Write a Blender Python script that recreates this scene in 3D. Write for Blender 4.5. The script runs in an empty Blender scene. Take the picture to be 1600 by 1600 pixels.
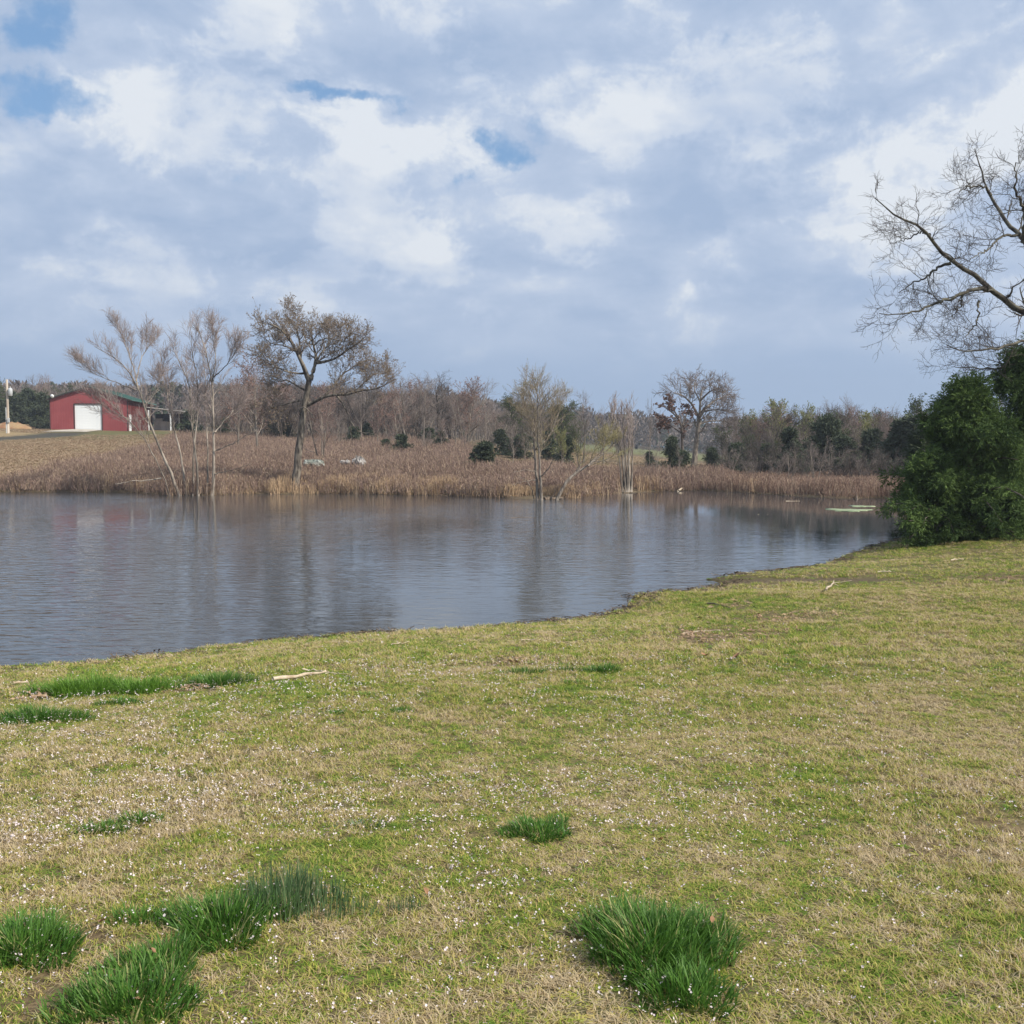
import bpy, math, random
import numpy as np
from mathutils import Vector

random.seed(7)
RNG = np.random.default_rng(7)
sc = bpy.context.scene
col = sc.collection
R = math.radians

# ------------------------------------------------------------------ camera
CAM_Z = 2.25
PITCH = math.atan(95.0 / 1600.0)
cam_d = bpy.data.cameras.new('camera')
cam_d.sensor_width = 36.0
cam_d.lens = 36.0
cam_d.clip_end = 6000.0
cam_d.clip_start = 0.05
cam = bpy.data.objects.new('camera', cam_d)
cam.location = (0, 0, CAM_Z)
cam.rotation_euler = (math.pi / 2 - PITCH, 0, 0)
col.objects.link(cam)
sc.camera = cam

# ------------------------------------------------------------------ sun, sky, exposure
SUN_AZ = 118.0       # clockwise from the view direction (+Y)
SUN_EL = 40.0
sun_d = bpy.data.lights.new('sun', 'SUN')
sun_d.energy = 4.0
sun_d.angle = R(1.5)
sun_d.color = (1.0, 0.93, 0.82)
sun = bpy.data.objects.new('sun', sun_d)
sdir = Vector((math.sin(R(SUN_AZ)) * math.cos(R(SUN_EL)), math.cos(R(SUN_AZ)) * math.cos(R(SUN_EL)), math.sin(R(SUN_EL))))
sun.rotation_euler = sdir.to_track_quat('Z', 'Y').to_euler()
sun.location = sdir * 60
col.objects.link(sun)
vs = sc.view_settings
vs.view_transform = 'Standard'
vs.look = 'None'
vs.gamma = 1.0
vs.use_curve_mapping = False
vs.exposure = 0.38
sc.cycles.max_bounces = 6
sc.cycles.diffuse_bounces = 3
sc.cycles.glossy_bounces = 3
sc.cycles.transmission_bounces = 4
sc.cycles.transparent_max_bounces = 4
sc.cycles.volume_bounces = 0
sc.cycles.use_denoising = True
sc.cycles.denoiser = 'OPENIMAGEDENOISE'
sc.cycles.denoising_input_passes = 'RGB_ALBEDO_NORMAL'


def pix_dir(px, py):
    a, b = (px - 800.0) / 1600.0, (800.0 - py) / 1600.0
    c, s = math.cos(PITCH), math.sin(PITCH)
    return np.array([a, c + b * s, -s + b * c])


class NT:
    """tiny node-tree helper"""
    def __init__(self, tree):
        self.t = tree
        tree.nodes.clear()

    def n(self, kind, **kw):
        nd = self.t.nodes.new(kind)
        ins = kw.pop('ins', {})
        for k, v in kw.items():
            setattr(nd, k, v)
        for k, v in ins.items():
            self.set(nd, k, v)
        return nd

    def set(self, nd, k, v):
        if isinstance(v, bpy.types.NodeSocket):
            self.t.links.new(v, nd.inputs[k])
        elif isinstance(v, bpy.types.Node):
            self.t.links.new(v.outputs[0], nd.inputs[k])
        else:
            nd.inputs[k].default_value = v

    def math(self, op, a, b=0.0, c=None, clamp=False):
        nd = self.n('ShaderNodeMath', operation=op, use_clamp=clamp)
        self.set(nd, 0, a)
        self.set(nd, 1, b)
        if c is not None:
            self.set(nd, 2, c)
        return nd.outputs[0]

    def vmath(self, op, a, b=None):
        nd = self.n('ShaderNodeVectorMath', operation=op)
        self.set(nd, 0, a)
        if b is not None:
            self.set(nd, 1, b)
        return nd

    def mix(self, f, a, b):
        nd = self.n('ShaderNodeMix', data_type='RGBA')
        self.set(nd, 0, f)
        for k, v in ((6, a), (7, b)):
            if isinstance(v, (tuple, list)):
                v = (*v[:3], 1.0)
            self.set(nd, k, v)
        return nd.outputs[2]

    def noise(self, vec, scale, detail=4.0, rough=0.55, dist=0.0):
        nd = self.n('ShaderNodeTexNoise', ins={'Scale': scale, 'Detail': detail, 'Roughness': rough, 'Distortion': dist})
        if vec is not None:
            self.set(nd, 'Vector', vec)
        return nd.outputs['Fac']

    def ramp(self, f, a, b, lo=0.0, hi=1.0):
        nd = self.n('ShaderNodeMapRange', interpolation_type='SMOOTHSTEP', ins={'From Min': a, 'From Max': b, 'To Min': lo, 'To Max': hi})
        self.set(nd, 'Value', f)
        return nd.outputs[0]


world = bpy.data.worlds.new('World')
sc.world = world
world.use_nodes = True
w = NT(world.node_tree)
tc = w.n('ShaderNodeTexCoord')
D = w.vmath('NORMALIZE', tc.outputs['Generated']).outputs[0]
sep = w.n('ShaderNodeSeparateXYZ', ins={0: D})
sky = w.n('ShaderNodeTexSky', sky_type='NISHITA', sun_disc=False, sun_elevation=R(SUN_EL), sun_rotation=R(SUN_AZ), air_density=1.0, dust_density=1.0, ozone_density=1.5)
zc = w.math('ADD', w.math('MAXIMUM', sep.outputs[2], 0.0), 0.16)
cp = w.n('ShaderNodeCombineXYZ', ins={0: w.math('DIVIDE', sep.outputs[0], zc), 1: w.math('DIVIDE', sep.outputs[1], zc), 2: 0.0}).outputs[0]
cp2 = w.vmath('ADD', cp, (-0.10, 0.16, 0.0)).outputs[0]
nA = w.noise(cp, 1.25, 9.0, 0.56, 0.25)
nB = w.noise(cp2, 1.25, 9.0, 0.56, 0.25)
nBig = w.noise(w.vmath('ADD', cp, (3.1, 7.7, 0)).outputs[0], 0.7, 3.0, 0.5)
warpc = w.n('ShaderNodeTexNoise', ins={'Scale': 7.0, 'Detail': 8.0, 'Roughness': 0.62, 'Vector': D})
warp = w.vmath('MULTIPLY', w.vmath('SUBTRACT', warpc.outputs['Color'], (0.5, 0.5, 0.5)).outputs[0], (0.20, 0.20, 0.13)).outputs[0]
DW = w.vmath('ADD', D, warp).outputs[0]


def blobs(lst):
    tot = None
    for px, py, rx, ry, amp in lst:
        d = pix_dir(px, py)
        d = d / np.linalg.norm(d)
        v = w.vmath('SUBTRACT', DW, tuple(d)).outputs[0]
        v = w.vmath('MULTIPLY', v, (1600.0 / rx, 1600.0 / rx, 1600.0 / ry)).outputs[0]
        ln = w.vmath('LENGTH', v).outputs['Value']
        b = w.math('MULTIPLY', w.ramp(ln, 0.1, 1.25, 1.0, 0.0), amp)
        tot = b if tot is None else w.math('ADD', tot, b)
    return tot


gaps = blobs([(85, 25, 75, 60, .9), (110, 145, 120, 40, 1.0), (520, 160, 110, 22, 1.0), (752, 250, 55, 70, 1.0), (415, 300, 90, 20, .45),
              (1150, 55, 40, 22, .5), (1590, 290, 50, 40, .7), (800, 170, 30, 40, .6), (1525, 205, 30, 20, .5)])
puffs = blobs([(90, 205, 170, 45, .75), (240, 95, 110, 60, .5), (480, 50, 80, 50, .55), (540, 205, 170, 45, .9), (700, 270, 80, 60, .6),
               (690, 375, 130, 60, .75), (940, 330, 75, 55, 1.0), (1400, 270, 210, 90, .8), (1530, 120, 120, 90, .75), (1060, 475, 55, 45, .75),
               (950, 150, 170, 80, .5), (190, 275, 110, 35, .5), (340, 285, 70, 30, .35), (1400, 30, 160, 60, .5)])
darks = blobs([(1150, 300, 210, 110, .8), (1540, 30, 120, 70, .8), (700, 130, 200, 60, .45), (1350, 430, 260, 60, .5), (680, 440, 120, 30, .45), (330, 150, 90, 50, .3)])
nF = w.noise(w.vmath('MULTIPLY', D, (1.0, 1.0, 1.7)).outputs[0], 11.0, 9.0, 0.60, 0.3)
cov = w.math('ADD', w.math('MULTIPLY', w.math('SUBTRACT', nF, 0.5), 1.1), w.math('ADD', w.math('MULTIPLY', nA, 0.5), 0.62))
cov = w.math('SUBTRACT', cov, w.math('MULTIPLY', gaps, 0.78))
mask = w.ramp(cov, 0.16, 0.64)
lit = w.math('ADD', w.math('MULTIPLY', w.math('SUBTRACT', nA, nB), 1.5), w.math('MULTIPLY', w.math('SUBTRACT', nBig, 0.5), 0.8))
lit = w.math('ADD', lit, w.math('MULTIPLY', w.math('SUBTRACT', nA, 0.5), 0.7))
nM = w.noise(w.vmath('MULTIPLY', w.vmath('ADD', D, warp).outputs[0], (1.0, 1.0, 2.0)).outputs[0], 5.5, 7.0, 0.58, 0.2)
lit = w.math('ADD', lit, w.math('MULTIPLY', w.math('SUBTRACT', nF, 0.5), 0.95))
lit = w.math('ADD', lit, w.math('MULTIPLY', w.math('SUBTRACT', nM, 0.47), 0.8))
edge = w.ramp(w.math('ADD', w.math('MULTIPLY', nM, 0.6), w.math('MULTIPLY', nF, 0.4)), 0.475, 0.565)
lit = w.math('ADD', lit, w.math('MULTIPLY', w.math('SUBTRACT', edge, 0.40), 0.30))
pf = w.math('MULTIPLY', puffs, w.math('ADD', w.math('MULTIPLY', w.math('SUBTRACT', nF, 0.5), 2.2), 0.32))
lit = w.math('ADD', lit, w.math('SUBTRACT', pf, w.math('MULTIPLY', darks, 0.36)))
elev = sep.outputs[2]
low = w.ramp(elev, 0.02, 0.20)                       # cloud contrast softens through the air near the horizon
lit = w.math('MULTIPLY', lit, w.math('ADD', w.math('MULTIPLY', low, 0.8), 0.2))
litc = w.math('ADD', lit, w.math('ADD', w.math('MULTIPLY', low, 0.13), 0.32), clamp=True)
cr = w.n('ShaderNodeValToRGB')
cr.color_ramp.elements[0].position = 0.0
cr.color_ramp.elements[0].color = (3.6, 4.7, 6.6, 1)
cr.color_ramp.elements[1].position = 1.0
cr.color_ramp.elements[1].color = (7.5, 7.95, 8.55, 1)
e = cr.color_ramp.elements.new(0.45)
e.color = (4.85, 5.8, 7.45, 1)
w.set(cr, 0, litc)
clear = w.mix(0.45, sky.outputs[0], (2.5, 5.0, 8.8))
haze_c = w.mix(w.ramp(elev, 0.0, 0.10), (3.5, 4.65, 6.5), (3.1, 4.35, 6.4))
cl = w.mix(w.ramp(elev, 0.01, 0.14), haze_c, cr.outputs[0])
skyc = w.mix(mask, clear, cl)
skyc = w.mix(w.ramp(elev, 0.03, 0.12), haze_c, skyc)
bg = w.n('ShaderNodeBackground', ins={'Color': skyc, 'Strength': 0.080})
wo = w.n('ShaderNodeOutputWorld', ins={0: bg})
world.cycles.sampling_method = 'MANUAL'
world.cycles.sample_map_resolution = 512


# ------------------------------------------------------------------ mesh helpers
class MB:
    """collects vertices, triangles and quads, builds ONE mesh"""
    def __init__(self):
        self.v, self.q, self.t, self.r, self.c = [], [], [], [], 0

    def add(self, v, q=None, t=None, rnd=0.5):
        v = np.asarray(v, float).reshape(-1, 3)
        self.v.append(v)
        self.r.append(np.broadcast_to(np.asarray(rnd, float), (len(v),)))
        if q is not None and len(q):
            self.q.append(np.asarray(q, int).reshape(-1, 4) + self.c)
        if t is not None and len(t):
            self.t.append(np.asarray(t, int).reshape(-1, 3) + self.c)
        self.c += len(v)
        return self

    def tubes(self, P, Rr, s=3, rnd=None):
        P = np.asarray(P, float)
        Rr = np.asarray(Rr, float)
        n, k, _ = P.shape
        if n == 0:
            return self
        T = np.gradient(P, axis=1)
        T /= np.linalg.norm(T, axis=2, keepdims=True) + 1e-9
        ref = np.where(np.abs(T[..., 2:3]) < 0.92, np.array([0, 0, 1.0]), np.array([1.0, 0, 0]))
        A = np.cross(T, ref)
        A /= np.linalg.norm(A, axis=2, keepdims=True) + 1e-9
        B = np.cross(T, A)
        an = np.arange(s) * 2 * math.pi / s
        V = P[:, :, None] + Rr[:, :, None, None] * (np.cos(an)[None, None, :, None] * A[:, :, None] + np.sin(an)[None, None, :, None] * B[:, :, None])
        idx = np.arange(n * k * s).reshape(n, k, s)
        a, b = idx[:, :-1], idx[:, 1:]
        Q = np.stack([a, np.roll(a, -1, 2), np.roll(b, -1, 2), b], -1)
        rn = RNG.random(n) if rnd is None else rnd
        self.add(V.reshape(-1, 3), Q.reshape(-1, 4), rnd=np.repeat(np.broadcast_to(rn, (n,)), k * s))
        # closed ends
        caps = []
        for end in (0, k - 1):
            for j in range(1, s - 1):
                caps.append(np.stack([idx[:, end, 0], idx[:, end, j], idx[:, end, j + 1]], -1))
        self.t.append(np.concatenate(caps) + (self.c - n * k * s))
        return self

    def box(self, c, d, rz=0.0, rnd=0.5):
        c, d = np.asarray(c, float), np.asarray(d, float) / 2
        s = np.array([[-1, -1, -1], [1, -1, -1], [1, 1, -1], [-1, 1, -1], [-1, -1, 1], [1, -1, 1], [1, 1, 1], [-1, 1, 1]], float) * d
        cz, sz = math.cos(rz), math.sin(rz)
        s = np.stack([s[:, 0] * cz - s[:, 1] * sz, s[:, 0] * sz + s[:, 1] * cz, s[:, 2]], 1) + c
        return self.add(s, [[0, 3, 2, 1], [4, 5, 6, 7], [0, 1, 5, 4], [1, 2, 6, 5], [2, 3, 7, 6], [3, 0, 4, 7]], rnd=rnd)

    def cards(self, P, U, W, rnd=None):
        """diamond leaves: centre line P -> P+U, half width W"""
        n = len(P)
        if n == 0:
            return self
        V = np.stack([P, P + U * 0.5 + W, P + U, P + U * 0.5 - W], 1).reshape(-1, 3)
        i = np.arange(n)[:, None] * 4
        rn = RNG.random(n) if rnd is None else rnd
        return self.add(V, i + np.array([[0, 1, 2, 3]]), rnd=np.repeat(rn, 4))

    def mesh(self, name, smooth=True):
        me = bpy.data.meshes.new(name)
        V = np.concatenate(self.v)
        Q = np.concatenate(self.q) if self.q else np.zeros((0, 4), int)
        T = np.concatenate(self.t) if self.t else np.zeros((0, 3), int)
        me.vertices.add(len(V))
        me.vertices.foreach_set('co', V.astype(np.float32).ravel())
        lp = np.concatenate([Q.ravel(), T.ravel()]).astype(np.int32)
        me.loops.add(len(lp))
        me.loops.foreach_set('vertex_index', lp)
        st = np.concatenate([np.arange(len(Q)) * 4, len(Q) * 4 + np.arange(len(T)) * 3]).astype(np.int32)
        me.polygons.add(len(st))
        me.polygons.foreach_set('loop_start', st)
        me.update(calc_edges=True)
        a = me.attributes.new('rnd', 'FLOAT', 'POINT')
        a.data.foreach_set('value', np.concatenate(self.r).astype(np.float32))
        me.polygons.foreach_set('use_smooth', np.full(len(st), smooth))
        return me

    def build(self, name, mat, parent=None, smooth=True, loc=None):
        return link(name, self.mesh(name, smooth), mat, parent, loc)


def link(name, me, mat=None, parent=None, loc=None):
    o = bpy.data.objects.new(name, me)
    if mat is not None and me is not None and not me.materials:
        me.materials.append(mat)
    if parent is not None:
        o.parent = parent
    if loc is not None:
        o.location = tuple(loc)
    col.objects.link(o)
    return o


def tag(o, label=None, cat=None, group=None, kind=None):
    if label:
        o['label'] = label
    if cat:
        o['category'] = cat
    if group:
        o['group'] = group
    if kind:
        o['kind'] = kind
    return o


def empty(name, loc, label, cat, group=None, rz=0.0):
    o = bpy.data.objects.new(name, None)
    o.empty_display_size = 0.3
    o.location = tuple(loc)
    o.rotation_euler = (0, 0, rz)
    col.objects.link(o)
    return tag(o, label, cat, group)


# ------------------------------------------------------------------ materials
def mat(name, c1, c2=None, scale=6.0, rough=0.85, spec=0.15, bump=0.0, by='noise', trans=0.0, stretch=None, detail=5.0, lo=0.35, hi=0.65, c3=None):
    m = bpy.data.materials.new(name)
    m.use_nodes = True
    t = NT(m.node_tree)
    out = t.n('ShaderNodeOutputMaterial')
    p = t.n('ShaderNodeBsdfPrincipled', ins={'Roughness': rough, 'Specular IOR Level': spec})
    f = None
    if c2 is None:
        p.inputs['Base Color'].default_value = (*c1, 1)
    else:
        g = t.n('ShaderNodeNewGeometry').outputs['Position']
        if by == 'noise':
            v = t.vmath('MULTIPLY', t.n('ShaderNodeTexCoord').outputs['Object'], stretch or (1, 1, 1)).outputs[0]
            f = t.noise(v, scale, detail)
            c = t.mix(t.ramp(f, lo, hi), c1, c2)
        else:
            a = t.n('ShaderNodeAttribute', attribute_name='rnd').outputs['Fac']
            nz = t.noise(g, scale, 3.0)
            f = nz
            k = t.math('ADD', t.math('MULTIPLY', a, 0.65), t.math('MULTIPLY', t.ramp(nz, 0.3, 0.7), 0.35))
            c = t.mix(k, c1, c2)
            if c3 is not None:
                c = t.mix(t.ramp(a, 0.80, 0.86), c, c3)
        t.set(p, 'Base Color', c)
    if bump and f is not None:
        b = t.n('ShaderNodeBump', ins={'Strength': bump, 'Distance': 0.05, 'Height': f})
        t.set(p, 'Normal', b)
    if trans > 0:
        tr = t.n('ShaderNodeBsdfTranslucent')
        if c2 is None:
            tr.inputs[0].default_value = (*c1, 1)
        else:
            t.set(tr, 0, c)
        mx = t.n('ShaderNodeMixShader', ins={0: trans, 1: p.outputs[0], 2: tr.outputs[0]})
        t.set(out, 0, mx)
    else:
        t.set(out, 0, p)
    return m


M = {}
M['bark_grey'] = mat('bark_grey', (.11, .09, .075), (.30, .26, .215), 9, stretch=(1, 1, .25), bump=.6)
M['bark_trunk'] = mat('bark_trunk', (.055, .045, .038), (.26, .225, .18), 6, stretch=(1, 1, .3), bump=.8)
M['bark_pale'] = mat('bark_pale', (.13, .11, .09), (.40, .345, .285), 3.5, stretch=(1, 1, .3), bump=.3)
M['bark_dark'] = mat('bark_dark', (.045, .036, .03), (.15, .125, .105), 7, stretch=(1, 1, .3), bump=.6)
M['bark_lichen'] = mat('bark_lichen', (.05, .042, .037), (.16, .15, .115), 4, bump=.6)
M['twig_mauve'] = mat('twig_mauve', (.20, .16, .145), (.38, .315, .29), 1.5, by='attr')
M['twig_grey'] = mat('twig_grey', (.13, .105, .095), (.26, .215, .19), 1.5, by='attr')
M['twig_dark'] = mat('twig_dark', (.05, .042, .038), (.13, .11, .10), 1.5, by='attr')
M['twig_red'] = mat('twig_red', (.17, .115, .10), (.30, .22, .19), 1.5, by='attr')
M['twig_tan'] = mat('twig_tan', (.20, .155, .11), (.34, .28, .19), 1.5, by='attr')
M['twig_olive'] = mat('twig_olive', (.17, .14, .075), (.30, .27, .13), 1.5, by='attr')
M['bud_olive'] = mat('bud_olive', (.19, .14, .09), (.33, .26, .17), 1.0, by='attr', trans=.2)
M['bud_red'] = mat('bud_red', (.19, .11, .085), (.31, .20, .16), 1.0, by='attr', trans=.2)
M['bud_rust'] = mat('bud_rust', (.11, .065, .05), (.20, .12, .095), 1.0, by='attr', trans=.2)
M['leaf_pale'] = mat('leaf_pale', (.17, .19, .07), (.33, .34, .15), 1.0, by='attr', trans=.25)
M['leaf_willow'] = mat('leaf_willow', (.21, .20, .05), (.36, .36, .13), 1.0, by='attr', trans=.25)
M['leaf_mid'] = mat('leaf_mid', (.05, .075, .03), (.12, .15, .055), 1.0, by='attr', trans=.2)
M['cedar'] = mat('cedar', (.024, .050, .019), (.14, .21, .055), 0.9, by='attr', trans=.15)
M['cedar_far'] = mat('cedar_far', (.042, .056, .038), (.12, .145, .085), .4, by='attr', trans=.1)
M['tuft'] = mat('tuft', (.034, .112, .015), (.145, .29, .046), 6, by='attr', c3=(.40, .38, .16), trans=.3, rough=.5, spec=.3)
M['tuft_yel'] = mat('tuft_yel', (.08, .19, .02), (.20, .36, .05), 6, by='attr', trans=.3, rough=.5, spec=.3)
M['tuft_blue'] = mat('tuft_blue', (.06, .12, .045), (.16, .25, .11), 6, by='attr', c3=(.36, .34, .18), trans=.3, rough=.5, spec=.3)
M['weeds'] = mat('weeds', (.175, .115, .09), (.33, .235, .19), .25, by='attr', c3=(.44, .335, .235))
M['weeds_red'] = mat('weeds_red', (.185, .115, .085), (.34, .235, .18), .25, by='attr', c3=(.45, .34, .24))
M['reeds'] = mat('reeds', (.33, .22, .14), (.60, .44, .275), .6, by='attr')
M['flower'] = mat('flower', (.70, .56, .58), (.86, .81, .79), 3, by='attr', trans=.2)
M['deadwood'] = mat('deadwood', (.32, .25, .18), (.58, .49, .37), 12, stretch=(1, 1, 1), bump=.3)
M['deadwood_dark'] = mat('deadwood_dark', (.10, .075, .055), (.22, .17, .13), 10, bump=.3)
M['straw'] = mat('straw', (.32, .22, .145), (.50, .375, .255), .5, by='attr')
M['leaf_brown'] = mat('leaf_brown', (.26, .14, .075), (.38, .23, .13), 40)


# ------------------------------------------------------------------ terrain
def plane_hit(px, py, z=0.0):
    d = pix_dir(px, py)
    k = (z - CAM_Z) / d[2]
    return np.array([d[0] * k, d[1] * k])


NEAR = [(-500, 1062), (-200, 1052), (0, 1042), (110, 1036), (230, 1025), (340, 1009), (480, 997), (600, 988), (720, 982), (830, 974), (930, 964),
        (975, 950), (984, 938), (990, 929), (1040, 925), (1085, 921), (1130, 913), (1125, 910), (1095, 907), (1150, 898), (1230, 890), (1290, 880), (1320, 867), (1365, 852), (1410, 842), (1470, 828),
        (1560, 812), (1570, 800), (1480, 788), (1380, 778), (1320, 779), (1240, 775), (1170, 770), (1100, 766), (1040, 767), (980, 770), (930, 774), (880, 779), (840, 781), (780, 777), (700, 774),
        (620, 773), (540, 771), (450, 772), (380, 771), (330, 774), (270, 774), (220, 770), (120, 769), (0, 769), (-200, 768), (-500, 768)]
POND = np.array([plane_hit(*p) for p in NEAR])


def inside(poly, X, Y):
    r = np.zeros(X.shape, bool)
    n = len(poly)
    for i in range(n):
        x1, y1 = poly[i]
        x2, y2 = poly[(i + 1) % n]
        c = (y1 > Y) != (y2 > Y)
        with np.errstate(divide='ignore', invalid='ignore'):
            xi = (x2 - x1) * (Y - y1) / (y2 - y1 + 1e-12) + x1
        r ^= c & (X < xi)
    return r


def sdist(poly, X, Y):
    """distance to the outline, positive outside"""
    d = np.full(X.shape, 1e18)
    n = len(poly)
    for i in range(n):
        a, b = poly[i], poly[(i + 1) % n]
        e = b - a
        t = np.clip(((X - a[0]) * e[0] + (Y - a[1]) * e[1]) / (e @ e + 1e-12), 0, 1)
        d = np.minimum(d, (X - a[0] - t * e[0]) ** 2 + (Y - a[1] - t * e[1]) ** 2)
    d = np.sqrt(d)
    return np.where(inside(poly, X, Y), -d, d)


def sstep(a, b, x):
    t = np.clip((x - a) / (b - a), 0, 1)
    return t * t * (3 - 2 * t)


def vnoise(X, Y, s, seed=0):
    """cheap smooth value noise"""
    x, y = X / s + seed * 17.3, Y / s - seed * 9.1
    xi, yi = np.floor(x).astype(np.int64), np.floor(y).astype(np.int64)
    fx, fy = x - xi, y - yi
    fx, fy = fx * fx * (3 - 2 * fx), fy * fy * (3 - 2 * fy)

    def h(a, b):
        v = np.sin(a * 127.1 + b * 311.7 + seed * 74.7) * 43758.5453
        return v - np.floor(v)
    return (h(xi, yi) * (1 - fx) + h(xi + 1, yi) * fx) * (1 - fy) + (h(xi, yi + 1) * (1 - fx) + h(xi + 1, yi + 1) * fx) * fy


def ground_z(X, Y):
    X, Y = np.asarray(X, float), np.asarray(Y, float)
    sd = sdist(POND, X, Y)
    u = X / np.maximum(Y, 5.0)
    s0 = np.maximum(sd, 0)
    near = 0.72 * (1 - np.exp(-s0 / 6.0)) + 0.03 * (vnoise(X, Y, 1.3, 1) - .5) * np.clip(s0, 0, 1) + 0.10 * (vnoise(X, Y, 5.0, 2) - .5) * np.clip(s0 / 3, 0, 1)
    rise = np.interp(u, [-.7, -.42, -.25, -.06, .05, .12, .2, .5], [5.3, 4.9, 4.5, 3.7, 2.5, 1.6, .6, .6])
    g = s0 / 75.0
    g = np.where(g < 1, g, 1 + 0.25 * (1 - np.exp(-(g - 1) / 0.6)))
    far = 0.15 * (1 - np.exp(-s0 / 1.0)) + rise * g + 0.25 * (vnoise(X, Y, 7.0, 3) - .5) * np.clip(s0 / 5, 0, 1)
    H = np.interp(u, [-1.2, -.5, -.3, -.18, -.06, .0, .12, .2, .3, .6], [18, 18.5, 18.5, 17, 12.5, 9.5, 3.5, .5, -.5, 1])
    hill = H * sstep(200, 560, Y) * (1 + 0.12 * (vnoise(X, Y, 90.0, 4) - .5))
    w = sstep(27, 46, Y)
    z = near * (1 - w) + (far + hill) * w
    bed = -0.03 - np.minimum(0.35 * np.maximum(-sd, 0), 0.9)
    return np.where(sd > 0, z + 0.015, bed)


def gz(x, y):
    return float(ground_z(np.array([x]), np.array([y]))[0])


def hit(px, py, far=900.0):
    """where the view ray through a picture point meets the ground"""
    d = pix_dir(px, py)
    t = np.concatenate([np.linspace(2, 40, 1500), np.linspace(40, far, 3000)])
    z = np.maximum(ground_z(d[0] * t, d[1] * t), 0.0)
    below = (CAM_Z + d[2] * t) < z
    i = int(np.argmax(below)) if below.any() else len(t) - 1
    return np.array([d[0] * t[i], d[1] * t[i], z[i]])


def at(px, py, Y):
    d = pix_dir(px, py)
    k = Y / d[1]
    return np.array([d[0] * k, Y, CAM_Z + d[2] * k])


def wpoly(pts):
    return np.array([hit(*p)[:2] for p in pts])


MOWN = wpoly([(-260, 764), (0, 761), (45, 756), (85, 745), (130, 731), (200, 714), (262, 698), (280, 676)]) 
MOWN = np.concatenate([MOWN, [[-45, 175], [-140, 190], [-140, 70]]])
DRIVE = np.concatenate([wpoly([(-200, 692), (0, 689), (60, 685), (122, 681), (140, 676), (80, 676), (0, 683), (-200, 686)])])
SAND = np.concatenate([wpoly([(-150, 682), (-20, 682), (30, 681), (48, 677), (0, 674), (-150, 675)])])
MIDFIELD = np.concatenate([wpoly([(770, 731), (850, 737), (930, 748), (1000, 753), (1060, 752), (1120, 747)]), [[30, 120], [0, 125], [-6, 110]]])
MUDSTREAK = wpoly([(1128, 914), (1200, 910), (1320, 909), (1400, 908), (1400, 904), (1300, 904), (1200, 905), (1126, 909)])
BARE = [(1130, 990, 115, 12), (1090, 1000, 60, 10), (1230, 965, 120, 9), (1150, 947, 40, 6), (810, 1035, 60, 7), (300, 1078, 60, 6), (60, 1090, 40, 8), (1560, 905, 80, 5),
        (60, 1560, 60, 60), (1450, 1330, 50, 22), (1560, 1290, 60, 25), (130, 1470, 50, 20)]

# one sheet, rings around the viewpoint out to the horizon
fr = np.concatenate([np.linspace(-64, 64, 420), np.linspace(64, 296, 60)[1:-1]])
rad = np.concatenate([[0.0], np.geomspace(0.8, 70, 270), np.geomspace(70, 700, 130)[1:], np.geomspace(700, 5000, 24)[1:]])
A_, R_ = np.meshgrid(np.radians(fr), rad)
GX, GY = R_ * np.sin(A_), R_ * np.cos(A_)
GZ = ground_z(GX, GY)
nr, na = GX.shape
gi = np.arange(nr * na).reshape(nr, na)
q = np.stack([gi[:-1], np.roll(gi, -1, 1)[:-1], np.roll(gi, -1, 1)[1:], gi[1:]], -1).reshape(-1, 4)
gm = MB()
gm.add(np.stack([GX, GY, GZ], -1).reshape(-1, 3), q[:, ::-1])
ground = gm.build('ground', None)
tag(ground, kind='structure')


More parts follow.
